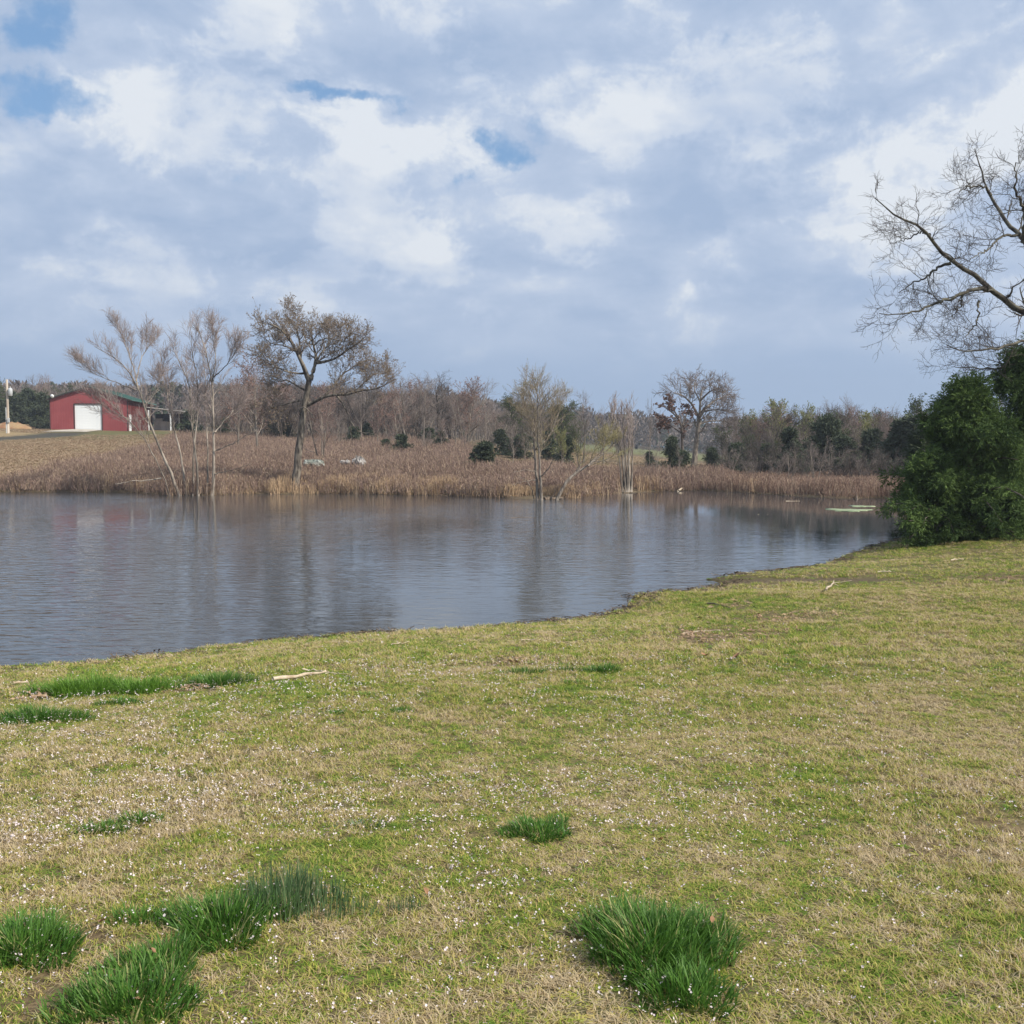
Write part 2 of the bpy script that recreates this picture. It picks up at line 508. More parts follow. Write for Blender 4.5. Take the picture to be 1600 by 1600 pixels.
def zone_colors(X, Y):
    sd = sdist(POND, X, Y)
    C = np.zeros(X.shape + (3,))

    def put(w, c):
        nonlocal C
        w = np.clip(w, 0, 1)[..., None]
        C = C * (1 - w) + np.array(c) * w
    far = sstep(27, 46, Y)
    put(np.ones_like(X), (.20, .165, .075))
    put(sstep(.45, .7, vnoise(X, Y, 2.3, 11)) * .5, (.23, .17, .10))
    put(sstep(.5, .75, vnoise(X, Y, 1.1, 12)) * .5, (.13, .16, .04))
    put(sstep(1.2, 0.0, sd) * (1 - far) * .75, (.10, .075, .045))
    for px, py, rx, ry in BARE:
        c = hit(px, py)
        c2, c3 = hit(px + rx, py), hit(px, py - ry)
        ex, ey = abs(c2[0] - c[0]), max(abs(c3[1] - c[1]), .12)
        d = np.hypot((X - c[0]) / ex, (Y - c[1]) / ey) + .9 * (vnoise(X, Y, .35, 13) - .5)
        put(sstep(1.1, .5, d) * .7, (.26, .175, .105))
    put(sstep(.12, -.08, sdist(MUDSTREAK, X, Y) + .25 * (vnoise(X, Y, .4, 14) - .5)), (.17, .125, .085))
    put(far, (.22, .16, .11))
    m = sstep(1.5, -1.5, sdist(MOWN, X, Y) + 2.5 * (vnoise(X, Y, 4, 15) - .5))
    put(m * far, (.38, .285, .17))
    put(m * far * sstep(.45, .7, vnoise(X, Y, 6, 16)) * .5, (.27, .205, .11))
    put(sstep(8, 3, np.hypot(X + 45, (Y - 122) * .8) - 5) * .7, (.13, .15, .05))
    put(sstep(.8, -.8, sdist(SAND, X, Y) + 1.2 * (vnoise(X, Y, 2, 17) - .5)), (.50, .36, .20))
    put(sstep(.5, -.5, sdist(DRIVE, X, Y) + .6 * (vnoise(X, Y, 1.5, 18) - .5)), (.075, .075, .08))
    mf = sstep(1.5, -1.5, sdist(MIDFIELD, X, Y) + 2 * (vnoise(X, Y, 4, 19) - .5))
    put(mf, (.24, .21, .10))
    put(mf * sstep(.4, .7, vnoise(X, Y, 8, 20)) * .6, (.16, .19, .07))
    put(sstep(125, 145, Y) * sstep(-.02, .06, X / np.maximum(Y, 1)), (.22, .235, .11))
    put(sstep(290, 340, Y), (.12, .10, .075))
    return C


ZC = zone_colors(GX, GY).reshape(-1, 3)
ca = ground.data.color_attributes.new('zone', 'FLOAT_COLOR', 'POINT')
ca.data.foreach_set('color', np.concatenate([ZC, np.ones((len(ZC), 1))], 1).astype(np.float32).ravel())
m = bpy.data.materials.new('ground_soil')
m.use_nodes = True
t = NT(m.node_tree)
pos = t.n('ShaderNodeNewGeometry').outputs['Position']
za = t.n('ShaderNodeVertexColor', layer_name='zone').outputs[0]
n1 = t.noise(pos, 18.0, 6.0, .65)
n2 = t.noise(pos, 1.7, 5.0)
n3 = t.noise(pos, 90.0, 3.0, .6)
cc = t.mix(t.ramp(n1, .35, .7), t.mix(.7, za, (.04, .029, .017)), za)
cc = t.mix(t.math('MULTIPLY', t.ramp(n3, .5, .75), .35), cc, (.34, .28, .16))
cc = t.mix(t.math('MULTIPLY', t.ramp(n2, .35, .65), .18), cc, (.11, .12, .035))
bp = t.n('ShaderNodeBump', ins={'Strength': .7, 'Distance': .03, 'Height': n1})
pb = t.n('ShaderNodeBsdfPrincipled', ins={'Base Color': cc, 'Roughness': .95, 'Specular IOR Level': .1, 'Normal': bp})
t.n('ShaderNodeOutputMaterial', ins={0: pb})
ground.data.materials.append(m)

# ------------------------------------------------------------------ water
m = bpy.data.materials.new('pond_water')
m.use_nodes = True
t = NT(m.node_tree)
pos = t.n('ShaderNodeNewGeometry').outputs['Position']
v1 = t.vmath('MULTIPLY', pos, (1.3, 3.4, 1)).outputs[0]
v2 = t.vmath('MULTIPLY', pos, (.5, 1.1, 1)).outputs[0]
r1 = t.noise(v1, 1.7, 2.5, .5, .5)
r2 = t.noise(v2, .8, 2.0, .45, .3)
calm = t.ramp(t.noise(t.vmath('MULTIPLY', pos, (.10, .035, 1)).outputs[0], 1.0, 3.0, .5), .40, .62, .22, 1.15)
sx = t.n('ShaderNodeSeparateXYZ', ins={0: pos})
shore = t.ramp(sx.outputs[0], 1.0, 9.0, 1.0, .14)      # lee side of the pond lies calmer
hgt = t.math('ADD', t.math('MULTIPLY', r1, .55), t.math('MULTIPLY', r2, .28))
hgt = t.math('MULTIPLY', hgt, t.math('MULTIPLY', calm, shore))
bp = t.n('ShaderNodeBump', ins={'Strength': 1.0, 'Distance': .042, 'Height': hgt})
pb = t.n('ShaderNodeBsdfPrincipled', ins={'Base Color': (.050, .055, .058, 1), 'Roughness': .05, 'IOR': 1.333, 'Specular IOR Level': .5, 'Normal': bp})
t.n('ShaderNodeOutputMaterial', ins={0: pb})
wm = MB()
bx0, by0 = POND.min(0) - 3
bx1, by1 = POND.max(0) + 3
wm.add([[bx0, by0, 0], [bx1, by0, 0], [bx1, by1, 0], [bx0, by1, 0]], [[0, 1, 2, 3]])
tag(wm.build('pond_water', m, smooth=False), kind='structure')


# ------------------------------------------------------------------ scatter (stuff only): instances on points
def scatter(name, pts, rot, scl, protos, material, label, cat):
    pc = bpy.data.collections.new(name + '_pieces')
    for i, pm in enumerate(protos):
        if isinstance(pm, bpy.types.Mesh):
            me = pm
        else:
            me = pm.mesh('%s_piece_%d' % (name, i), smooth=False)
            me.materials.append(material)
        pc.objects.link(bpy.data.objects.new('%s_piece_%02d' % (name, i), me))
    me = bpy.data.meshes.new(name)
    n = len(pts)
    me.vertices.add(n)
    me.vertices.foreach_set('co', np.asarray(pts, np.float32).ravel())
    me.attributes.new('irot', 'FLOAT_VECTOR', 'POINT').data.foreach_set('vector', np.asarray(rot, np.float32).ravel())
    me.attributes.new('iscl', 'FLOAT_VECTOR', 'POINT').data.foreach_set('vector', np.asarray(scl, np.float32).ravel())
    me.attributes.new('iidx', 'INT', 'POINT').data.foreach_set('value', RNG.integers(0, len(protos), n).astype(np.int32))
    me.materials.append(material)
    o = link(name, me)
    ng = bpy.data.node_groups.new(name + '_scatter', 'GeometryNodeTree')
    ng.interface.new_socket('Geometry', in_out='INPUT', socket_type='NodeSocketGeometry')
    ng.interface.new_socket('Geometry', in_out='OUTPUT', socket_type='NodeSocketGeometry')
    N, L = ng.nodes, ng.links
    gi_, go = N.new('NodeGroupInput'), N.new('NodeGroupOutput')
    ci = N.new('GeometryNodeCollectionInfo')
    ci.inputs['Collection'].default_value = pc
    ci.inputs['Separate Children'].default_value = True
    ci.inputs['Reset Children'].default_value = True
    ip = N.new('GeometryNodeInstanceOnPoints')
    ip.inputs['Pick Instance'].default_value = True

    def attr(nm, ty):
        a = N.new('GeometryNodeInputNamedAttribute')
        a.data_type = ty
        a.inputs[0].default_value = nm
        return a.outputs[0]
    L.new(gi_.outputs[0], ip.inputs['Points'])
    L.new(ci.outputs[0], ip.inputs['Instance'])
    L.new(attr('iidx', 'INT'), ip.inputs['Instance Index'])
    e2r = N.new('FunctionNodeEulerToRotation')
    L.new(attr('irot', 'FLOAT_VECTOR'), e2r.inputs[0])
    L.new(e2r.outputs[0], ip.inputs['Rotation'])
    L.new(attr('iscl', 'FLOAT_VECTOR'), ip.inputs['Scale'])
    L.new(ip.outputs[0], go.inputs[0])
    md = o.modifiers.new('scatter', 'NODES')
    md.node_group = ng
    return tag(o, label, cat, kind='stuff')


def blades(n, rad_, h0, h1, wd, lean, k=3, seed=0, rnd=None):
    """n bent grass blades rooted in a disc, two-sided strips"""
    r = np.random.default_rng(seed)
    a = r.random(n) * 2 * math.pi
    q_ = np.sqrt(r.random(n)) * rad_
    P0 = np.stack([q_ * np.cos(a), q_ * np.sin(a), np.full(n, -0.005)], 1)
    h = h0 + (h1 - h0) * r.random(n)
    az = r.random(n) * 2 * math.pi
    ln = lean * (0.3 + r.random(n)) * h
    dr = np.stack([np.cos(az), np.sin(az), np.zeros(n)], 1)
    sd_ = np.stack([-np.sin(az), np.cos(az), np.zeros(n)], 1)
    m_ = MB()
    rows = []
    for i in range(k + 1):
        f = i / k
        c = P0 + dr * (ln * f ** 1.7)[:, None] + np.array([0, 0, 1.0]) * (h * (f - 0.25 * lean * f * f))[:, None]
        wv = sd_ * (wd * (1 - f ** 2) * .5 + wd * .04)
        rows += [c - wv, c + wv]
    V = np.stack(rows, 1)
    b = np.arange(n)[:, None] * (2 * (k + 1))
    Q = np.concatenate([b + np.array([[2 * i, 2 * i + 1, 2 * i + 3, 2 * i + 2]]) for i in range(k)])
    rn = r.random(n) if rnd is None else rnd
    m_.add(V.reshape(-1, 3), Q, rnd=np.repeat(rn, 2 * (k + 1)))
    return m_


def wedge(n, r0, r1, half=33.0, power=1.0):
    a = np.radians((RNG.random(n) * 2 - 1) * half)
    r = np.sqrt(r0 ** 2 + (r1 ** 2 - r0 ** 2) * RNG.random(n) ** power)
    return r * np.sin(a), r * np.cos(a)


# lawn turf: short green and straw blades
m = bpy.data.materials.new('turf')
m.use_nodes = True
t = NT(m.node_tree)
pos = t.n('ShaderNodeNewGeometry').outputs['Position']
ra = t.n('ShaderNodeAttribute', attribute_name='rnd').outputs['Fac']
big = t.noise(pos, .55, 4.0, .6)
mid_ = t.noise(pos, 3.0, 4.0, .6)
fin_ = t.noise(pos, 9.0, 3.0, .6)
dry = t.math('ADD', t.math('MULTIPLY', t.math('SUBTRACT', big, .5), 2.0), t.math('MULTIPLY', t.math('SUBTRACT', mid_, .5), 2.5))
dry = t.math('ADD', t.math('ADD', dry, t.math('MULTIPLY', t.math('SUBTRACT', fin_, .5), 1.6)), t.math('ADD', ra, t.ramp(t.n('ShaderNodeSeparateXYZ', ins={0: pos}).outputs[1], 3.5, 9.0, .13, 0.0)))
crp = t.n('ShaderNodeValToRGB')
el = crp.color_ramp.elements
el[0].position, el[0].color = 0.0, (.15, .25, .03, 1)
el[1].position, el[1].color = 1.0, (.58, .47, .29, 1)
for p_, c_ in ((.22, (.28, .35, .045)), (.45, (.45, .43, .095)), (.66, (.59, .47, .18)), (.82, (.33, .22, .125))):
    e = el.new(p_)
    e.color = (*c_, 1)
t.set(crp, 0, dry)
pb = t.n('ShaderNodeBsdfPrincipled', ins={'Base Color': crp.outputs[0], 'Roughness': .65, 'Specular IOR Level': .2})
tr = t.n('ShaderNodeBsdfTranslucent', ins={0: crp.outputs[0]})
mx = t.n('ShaderNodeMixShader', ins={0: .25, 1: pb.outputs[0], 2: tr.outputs[0]})
t.n('ShaderNodeOutputMaterial', ins={0: mx})
turf_mat = m


def turf_points():
    xs, ys, ss = [], [], []
    for n, r0, r1, s in ((21000, 2.0, 5.0, .64), (36000, 5.0, 9.0, .74), (46000, 9.0, 16.0, 1.05), (44000, 16.0, 30.0, 1.35)):
        x, y = wedge(n, r0, r1, 37)
        xs.append(x); ys.append(y); ss.append(np.full(n, s))
    x, y, s = map(np.concatenate, (xs, ys, ss))
    sd = sdist(POND, x, y)
    keep = (sd > .05) & (RNG.random(len(x)) < sstep(-.1, 1.2, sd) * .75 + .25)
    keep &= sdist(MUDSTREAK, x, y) > .05 + .2 * (RNG.random(len(x)) - .5)
    for px, py, rx, ry in BARE:
        c = hit(px, py)
        ex, ey = abs(hit(px + rx, py)[0] - c[0]), max(abs(hit(px, py - ry)[1] - c[1]), .12)
        d = np.hypot((x - c[0]) / ex, (y - c[1]) / ey) + .8 * (RNG.random(len(x)) - .5)
        keep &= (d > .9) | (RNG.random(len(x)) < .25)
    return x[keep], y[keep], s[keep]


tx, ty, ts = turf_points()
n = len(tx)
hh = .5 + .65 * vnoise(tx, ty, 1.2, 21)
protos = [blades(26, .055, .015, .062, .0048, 1.2, 2, 100 + i) for i in range(6)] + [blades(30, .06, .006, .022, .0042, 2.8, 2, 120 + i) for i in range(4)] + [blades(14, .035, .03, .075, .005, .7, 3, 140 + i) for i in range(1)] + [blades(13, .04, .010, .026, .013, 1.9, 2, 150 + i, rnd=np.full(13, -.25 + .12 * i)) for i in range(3)]
scatter('lawn_grass', np.stack([tx, ty, ground_z(tx, ty)], 1), np.stack([np.zeros(n), np.zeros(n), RNG.random(n) * 6.28], 1),
        np.stack([ts, ts, ts * hh * .85], 1), protos, turf_mat, 'short patchy green and straw lawn grass along the near bank', 'grass')

# tiny white flowers in the lawn
fx, fy = [], []
for n, r0, r1 in ((34000, 2.2, 5.5), (40000, 5.5, 9.5), (16000, 9.5, 13.0)):
    x, y = wedge(n, r0, r1, 34)
    fx.append(x); fy.append(y)
fx, fy = np.concatenate(fx), np.concatenate(fy)
u = fx / fy
pr = sstep(.22, .95, vnoise(fx, fy, 1.6, 31) * .4 + vnoise(fx, fy, .35, 32) * .35 + vnoise(fx, fy, .12, 33) * .25) * np.interp(u, [-.5, -.2, .1, .25, .5], [.9, 1, 1, .45, .2])
pr *= np.interp(fy, [2, 4, 7, 9, 12], [.55, 1, .9, .5, .25])
keep = (RNG.random(len(fx)) < pr) & (sdist(POND, fx, fy) > .5)
fx, fy = fx[keep], fy[keep]
n = len(fx)


def flower(seed):
    r = np.random.default_rng(seed)
    m_ = MB()
    k = 5
    for j in range(1 + seed % 2):
        o_ = np.array([r.normal() * .012, r.normal() * .012, r.normal() * .006]) * (j > 0)
        a = np.arange(k) * 2 * math.pi / k + r.random()
        U = np.stack([np.cos(a), np.sin(a), np.full(k, .55)], 1) * .0062
        Wd = np.stack([-np.sin(a), np.cos(a), np.zeros(k)], 1) * .0030
        m_.cards(np.zeros((k, 3)) + o_, U, Wd)
    return m_


fs = (.46 + .52 * RNG.random(n) ** 2) * np.interp(fy, [3, 8], [.9, 1.15])
scatter('lawn_flowers', np.stack([fx, fy, ground_z(fx, fy) + .03 + .02 * RNG.random(n)], 1), np.stack([RNG.normal(0, .45, n), RNG.normal(0, .45, n), RNG.random(n) * 6.28], 1),
        np.stack([fs, fs, fs], 1), [flower(i) for i in range(6)], M['flower'], 'tiny white and pale pink wildflowers dotting the lawn', 'flowers')

# dark litter washed up along the near waterline, dead leaves on the bare soil
def chip(seed):
    r = np.random.default_rng(seed)
    m_ = MB()
    a = r.random(3) * 6.28
    m_.cards(r.normal(0, .02, (3, 3)) * np.array([1, 1, .2]), np.stack([np.cos(a), np.sin(a), .25 * r.random(3)], 1) * .05, np.stack([-np.sin(a), np.cos(a), .3 * r.normal(size=3)], 1) * .012)
    m_.tubes(np.array([[[-.06, 0, 0], [0, .01, .01], [.07, -.01, .005]]]), np.array([[.003, .004, .002]]), 3)
    return m_


lx, ly = wedge(60000, 7, 30, 36)
sd = sdist(POND, lx, ly)
keep = (sd > -.12) & (sd < .45) & (RNG.random(len(lx)) < np.interp(sd, [-.12, .05, .45], [.35, .9, .1]) * sstep(.3, .7, vnoise(lx, ly, .8, 61))) & (ly < 32)
lx, ly = lx[keep], ly[keep]
n = len(lx)
M['litter_dark'] = mat('litter_dark', (.05, .038, .028), (.19, .14, .095), 5, by='attr')
ls = .6 + .9 * RNG.random(n)
scatter('shore_litter', np.stack([lx, ly, np.maximum(ground_z(lx, ly), 0) + .012], 1), np.stack([RNG.normal(0, .2, n), RNG.normal(0, .2, n), RNG.random(n) * 6.28], 1),
        np.stack([ls, ls, ls], 1), [chip(i) for i in range(5)], M['litter_dark'], 'dark bits of twig and leaf washed up along the near waterline', 'litter')
lx, ly = [], []
for px, py, rx, ry in BARE[:8]:
    c = hit(px, py)
    ex, ey = abs(hit(px + rx, py)[0] - c[0]), max(abs(hit(px, py - ry)[1] - c[1]), .15)
    k_ = int(np.clip(ex * ey * 110, 15, 200))
    lx.append(c[0] + RNG.normal(0, .5, k_) * ex)
    ly.append(c[1] + RNG.normal(0, .5, k_) * ey)
lx, ly = np.concatenate(lx), np.concatenate(ly)
n = len(lx)
M['litter_rust'] = mat('litter_rust', (.26, .16, .10), (.46, .33, .21), 5, by='attr')
ls = .4 + .7 * RNG.random(n)
scatter('leaf_litter', np.stack([lx, ly, ground_z(lx, ly) + .02], 1), np.stack([RNG.normal(0, .3, n), RNG.normal(0, .3, n), RNG.random(n) * 6.28], 1),
        np.stack([ls, ls, ls], 1), [chip(20 + i) for i in range(5)], M['litter_rust'], 'rusty dead leaf litter on the bare soil patches of the lawn', 'litter')

# ------------------------------------------------------------------ far bank: dry weeds and reeds
def stalks(n, rad_, h0, h1, wd, lean, twigs, seed):
    r = np.random.default_rng(seed)
    a = r.random(n) * 6.28
    q_ = np.sqrt(r.random(n)) * rad_
    h = h0 + (h1 - h0) * r.random(n)
    P0 = np.stack([q_ * np.cos(a), q_ * np.sin(a), np.full(n, -.05)], 1)
    dv = np.stack([r.normal(0, lean, n), r.normal(0, lean, n), np.ones(n)], 1) * h[:, None]
    m_ = MB()
    P = np.stack([P0, P0 + dv * .5 + r.normal(0, .02, (n, 3)), P0 + dv], 1)
    rn = r.random(n)
    m_.tubes(P, np.stack([np.full(n, wd), np.full(n, wd * .8), np.full(n, wd * .3)], 1), 3, rnd=rn)
    if twigs:
        k = n * twigs
        pi_ = np.repeat(np.arange(n), twigs)
        f = .45 + .5 * r.random(k)
        S = P0[pi_] + dv[pi_] * f[:, None]
        b = r.random(k) * 6.28
        U = np.stack([np.cos(b) * .35, np.sin(b) * .35, np.full(k, 1.0)], 1) * (.12 + .20 * r.random(k))[:, None]
        Wv = np.stack([-np.sin(b), np.cos(b), np.zeros(k)], 1) * .006
        m_.cards(S, U, Wv, rnd=rn[pi_])
    return m_


def bank_points(n, u0, u1, y0, y1):
    y = y0 + (y1 - y0) * RNG.random(n) ** 1.2
    x = (u0 + (u1 - u0) * RNG.random(n)) * y
    return x, y


x, y = bank_points(36000, -.62, .30, 46, 112)
sd = sdist(POND, x, y)
u = x / y
keep = (sd > .3) & (sdist(MOWN, x, y) > 1.2 * (RNG.random(len(x)) - .3)) & (sdist(MIDFIELD, x, y) > 1.5 * (RNG.random(len(x)) - .3)) & (u < .20)
keep &= np.hypot(x + 43, y - 126) > 14
keep &= ~((np.abs(x + 12.0) < 1.0) & (y < 56.5))
keep &= ~((np.abs(x - 1.25) < 1.2) & (y < 50.5))
keep &= ~((np.abs(x - 6.2) < 1.3) & (y < 58.5))
x, y, sd = x[keep], y[keep], sd[keep]
n = len(x)
wv_ = .8 + .8 * RNG.random(n)
hv = (.16 + .42 * vnoise(x, y, 5, 41) + .30 * vnoise(x, y, 1.7, 46) + .30 * RNG.random(n)) * np.interp(sd, [0, 2, 6], [.7, .85, 1.0])
wp = [stalks(30, .8, .45, 1.25, .0075, .10, 4, 200 + i) for i in range(9)]
scatter('dry_weeds', np.stack([x, y, ground_z(x, y)], 1), np.stack([RNG.normal(0, .1, n), RNG.normal(0, .1, n), RNG.random(n) * 6.28], 1),
        np.stack([wv_, wv_, hv], 1), wp, M['weeds'], 'tall mauve brown dead weeds covering the far bank', 'weeds')

x, y = bank_points(14000, .12, .62, 44, 95)
sd = sdist(POND, x, y)
keep = (sd > .35) & (sd < 16) & (sdist(MIDFIELD, x, y) > .8) & (x / y > .13 + .05 * RNG.random(len(x))) & ((y > 46) | (x / y > .42))
x, y, sd = x[keep], y[keep], sd[keep]
n = len(x)
hv = .20 + .40 * vnoise(x, y, 3, 42) + .35 * vnoise(x, y, 9, 45)
scatter('dry_weeds', np.stack([x, y, ground_z(x, y)], 1), np.stack([RNG.normal(0, .1, n), RNG.normal(0, .1, n), RNG.random(n) * 6.28], 1),
        np.stack([np.full(n, 1.0), np.full(n, 1.0), hv], 1), wp, M['weeds_red'], 'rusty brown dead weeds along the bank below the dark wood', 'weeds')

x, y = bank_points(26000, -.6, .24, 46, 72)
sd = sdist(POND, x, y)
u = x / y
dens = np.interp(u, [-.6, -.5, -.3, -.24, -.1, .05, .12, .2], [.16, .12, .08, .5, .75, .7, .35, .2]) * sstep(.40, .62, vnoise(x, y, 2.6, 43))
keep = (sd > -.15) & (sd < 4.5) & (RNG.random(len(x)) < dens * np.interp(sd, [-.15, .3, 1.8, 4.5], [.5, 1, .55, 0.05]))
x, y = x[keep], y[keep]
n = len(x)
hv = .35 + .55 * vnoise(x, y, 1.5, 44)
scatter('dry_reeds', np.stack([x, y, np.maximum(ground_z(x, y), -.1)], 1), np.stack([np.zeros(n), np.zeros(n), RNG.random(n) * 6.28], 1),
        np.stack([np.full(n, .9), np.full(n, .9), hv], 1), [stalks(14, .30, .5, 1.15, .014, .09, 1, 300 + i) for i in range(6)], M['reeds'],
        'straw coloured dry reeds standing along the far waterline', 'reeds')

# short dry grass on the mown slope and in the field
x, y = bank_points(70000, -.75, .22, 56, 135)
keep = (sdist(MOWN, x, y) < 0) & (sdist(DRIVE, x, y) > .4) & (sdist(SAND, x, y) > .6) | (sdist(MIDFIELD, x, y) < 0)
keep &= np.hypot(x + 46.5, y - 130) > 11
x, y = x[keep], y[keep]
n = len(x)
scatter('slope_grass', np.stack([x, y, ground_z(x, y)], 1), np.stack([np.zeros(n), np.zeros(n), RNG.random(n) * 6.28], 1),
        np.stack([np.full(n, 4.0), np.full(n, 4.0), np.full(n, 2.2)], 1), protos[:6], M['straw'], 'short dry mown grass on the slope below the barn', 'grass')


# ------------------------------------------------------------------ trees
def norm(v):
    return v / (np.linalg.norm(v, axis=-1, keepdims=True) + 1e-9)


def resample(pts, k):
    pts = np.asarray(pts, float)
    s = np.concatenate([[0], np.cumsum(np.linalg.norm(np.diff(pts, axis=0), axis=1))])
    # smooth through the given points
    tt = np.linspace(0, s[-1], k)
    out = np.stack([np.interp(tt, s, pts[:, i]) for i in range(3)], 1)
    for _ in range(2):
        out[1:-1] = .25 * out[:-2] + .5 * out[1:-1] + .25 * out[2:]
    return out


def grow(P, Rd, m_, t0, t1, ang, L, k, up, wig, rr, rng, lv=.5, tipshort=.45):
    """m_ children on every branch of P (n,k0,3)"""
    n, k0, _ = P.shape
    tt = t0 + (t1 - t0) * ((np.arange(m_)[None] + rng.random((n, m_))) / m_)
    f = tt * (k0 - 1)
    i = np.clip(f.astype(int), 0, k0 - 2)
    fr_ = (f - i)[..., None]
    ar = np.arange(n)[:, None]
    S = P[ar, i] * (1 - fr_) + P[ar, i + 1] * fr_
    T = norm(P[ar, i + 1] - P[ar, i])
    r0 = Rd[ar, i] * (1 - fr_[..., 0]) + Rd[ar, i + 1] * fr_[..., 0]
    v = rng.normal(size=S.shape)
    N_ = norm(v - (v * T).sum(-1, keepdims=True) * T)
    a = ang * (0.7 + .6 * rng.random((n, m_, 1)))
    d = norm(np.cos(a) * T + np.sin(a) * N_ + np.array([0, 0, up]))
    Lp = np.linalg.norm(np.diff(P, axis=1), axis=2).sum(1)[:, None]
    ln = (L * Lp if L < 0 else np.full((n, m_), L)) if False else np.broadcast_to(L, (n, m_)).copy()
    ln = ln * (1 - tipshort * tt) * (1 - lv + 2 * lv * rng.random((n, m_)))
    S, d, ln, r0 = S.reshape(-1, 3), d.reshape(-1, 3), ln.reshape(-1), r0.reshape(-1)
    pts = [S]
    for j in range(k - 1):
        d = norm(d + rng.normal(0, wig, d.shape) + np.array([0, 0, up * .5]))
        pts.append(pts[-1] + d * (ln / (k - 1))[:, None])
    C = np.stack(pts, 1)
    rs = np.minimum(r0 * rr, r0)
    return C, rs[:, None] * np.linspace(1, .35, k)[None]


def tree(name, label, cat, base, mains, levels, bark, twig, leaf=None, group=None, seed=1, k=14, wob=.0, side=7, rmin=.004, bare=()):
    """mains: list of (points, r0, r1) in world space; levels: dicts for grow(). thing > trunk, crown"""
    rng = np.random.default_rng(seed)
    base = np.asarray(base, float)
    root = empty(name, base, label, cat, group)
    P = np.stack([resample(np.asarray(p) - base, k) for p, _, _ in mains])
    if wob:
        wv = rng.normal(0, wob, P.shape)
        wv[:, 0] = 0
        P = P + wv
    Rd = np.stack([np.linspace(a, b, k) for _, a, b in mains])
    tm = MB()
    flare = 1 + .35 * np.exp(-np.linspace(0, 1, k) * 14)
    tm.tubes(P, Rd * flare[None], side)
    cm = MB()
    sel = np.array([i for i in range(len(mains)) if i not in bare])
    cur, curR = P[sel], Rd[sel]
    last = None
    for li, lv in enumerate(levels):
        lv = dict(lv)
        keepers = lv.pop('onto', None)
        if keepers == 'main':
            cur, curR = P[sel], Rd[sel]
        C, CR = grow(cur, curR, rng=rng, **lv)
        CR = np.maximum(CR, rmin * np.linspace(1.3, .75, CR.shape[1])[None])
        (tm if li == 0 else cm).tubes(C, CR, 5 if li == 0 else (4 if li == 1 else 3))
        cur, curR = C, CR
        last = C
    tm.build('trunk', bark, root)
    crown = cm.build('crown', twig, root)
    if leaf:
        lm = MB()
        leaves_on(lm, last, rng, **{k_: v_ for k_, v_ in leaf.items() if k_ != 'mat'})
        lm.build('leaves', leaf['mat'], crown)
    return root


def leaves_on(lm, C, rng, n=4, size=.08, w_=.35, t0=.2, spread=.9, drop=0.0, keep=1.0):
    nb, k, _ = C.shape
    if keep < 1:
        C = C[rng.random(nb) < keep]
        nb = len(C)
    f = (t0 + (1 - t0) * rng.random((nb, n))) * (k - 1)
    i = np.clip(f.astype(int), 0, k - 2)
    ar = np.arange(nb)[:, None]
    fr_ = (f - i)[..., None]
    S = (C[ar, i] * (1 - fr_) + C[ar, i + 1] * fr_).reshape(-1, 3)
    T = norm(C[ar, i + 1] - C[ar, i]).reshape(-1, 3)
    d = norm(T + rng.normal(0, spread, T.shape) + np.array([0, 0, -drop]))
    sz = size * (.6 + .8 * rng.random(len(S)))
    Wv = norm(np.cross(d, rng.normal(size=d.shape))) * (sz * w_)[:, None]
    br = np.repeat(rng.random(nb), n)
    lm.cards(S, d * sz[:, None], Wv, rnd=np.clip(.6 * br + .4 * rng.random(len(S)), 0, 1))


def zpts(lst, ox, oy, s, Y, dy=None):
    """polyline traced at depth Y (dy bends it in depth)"""
    n_ = len(lst)
    return [at(ox + a / s, oy + b / s, Y + (0 if dy is None else dy * i / max(n_ - 1, 1))) for i, (a, b) in enumerate(lst)]


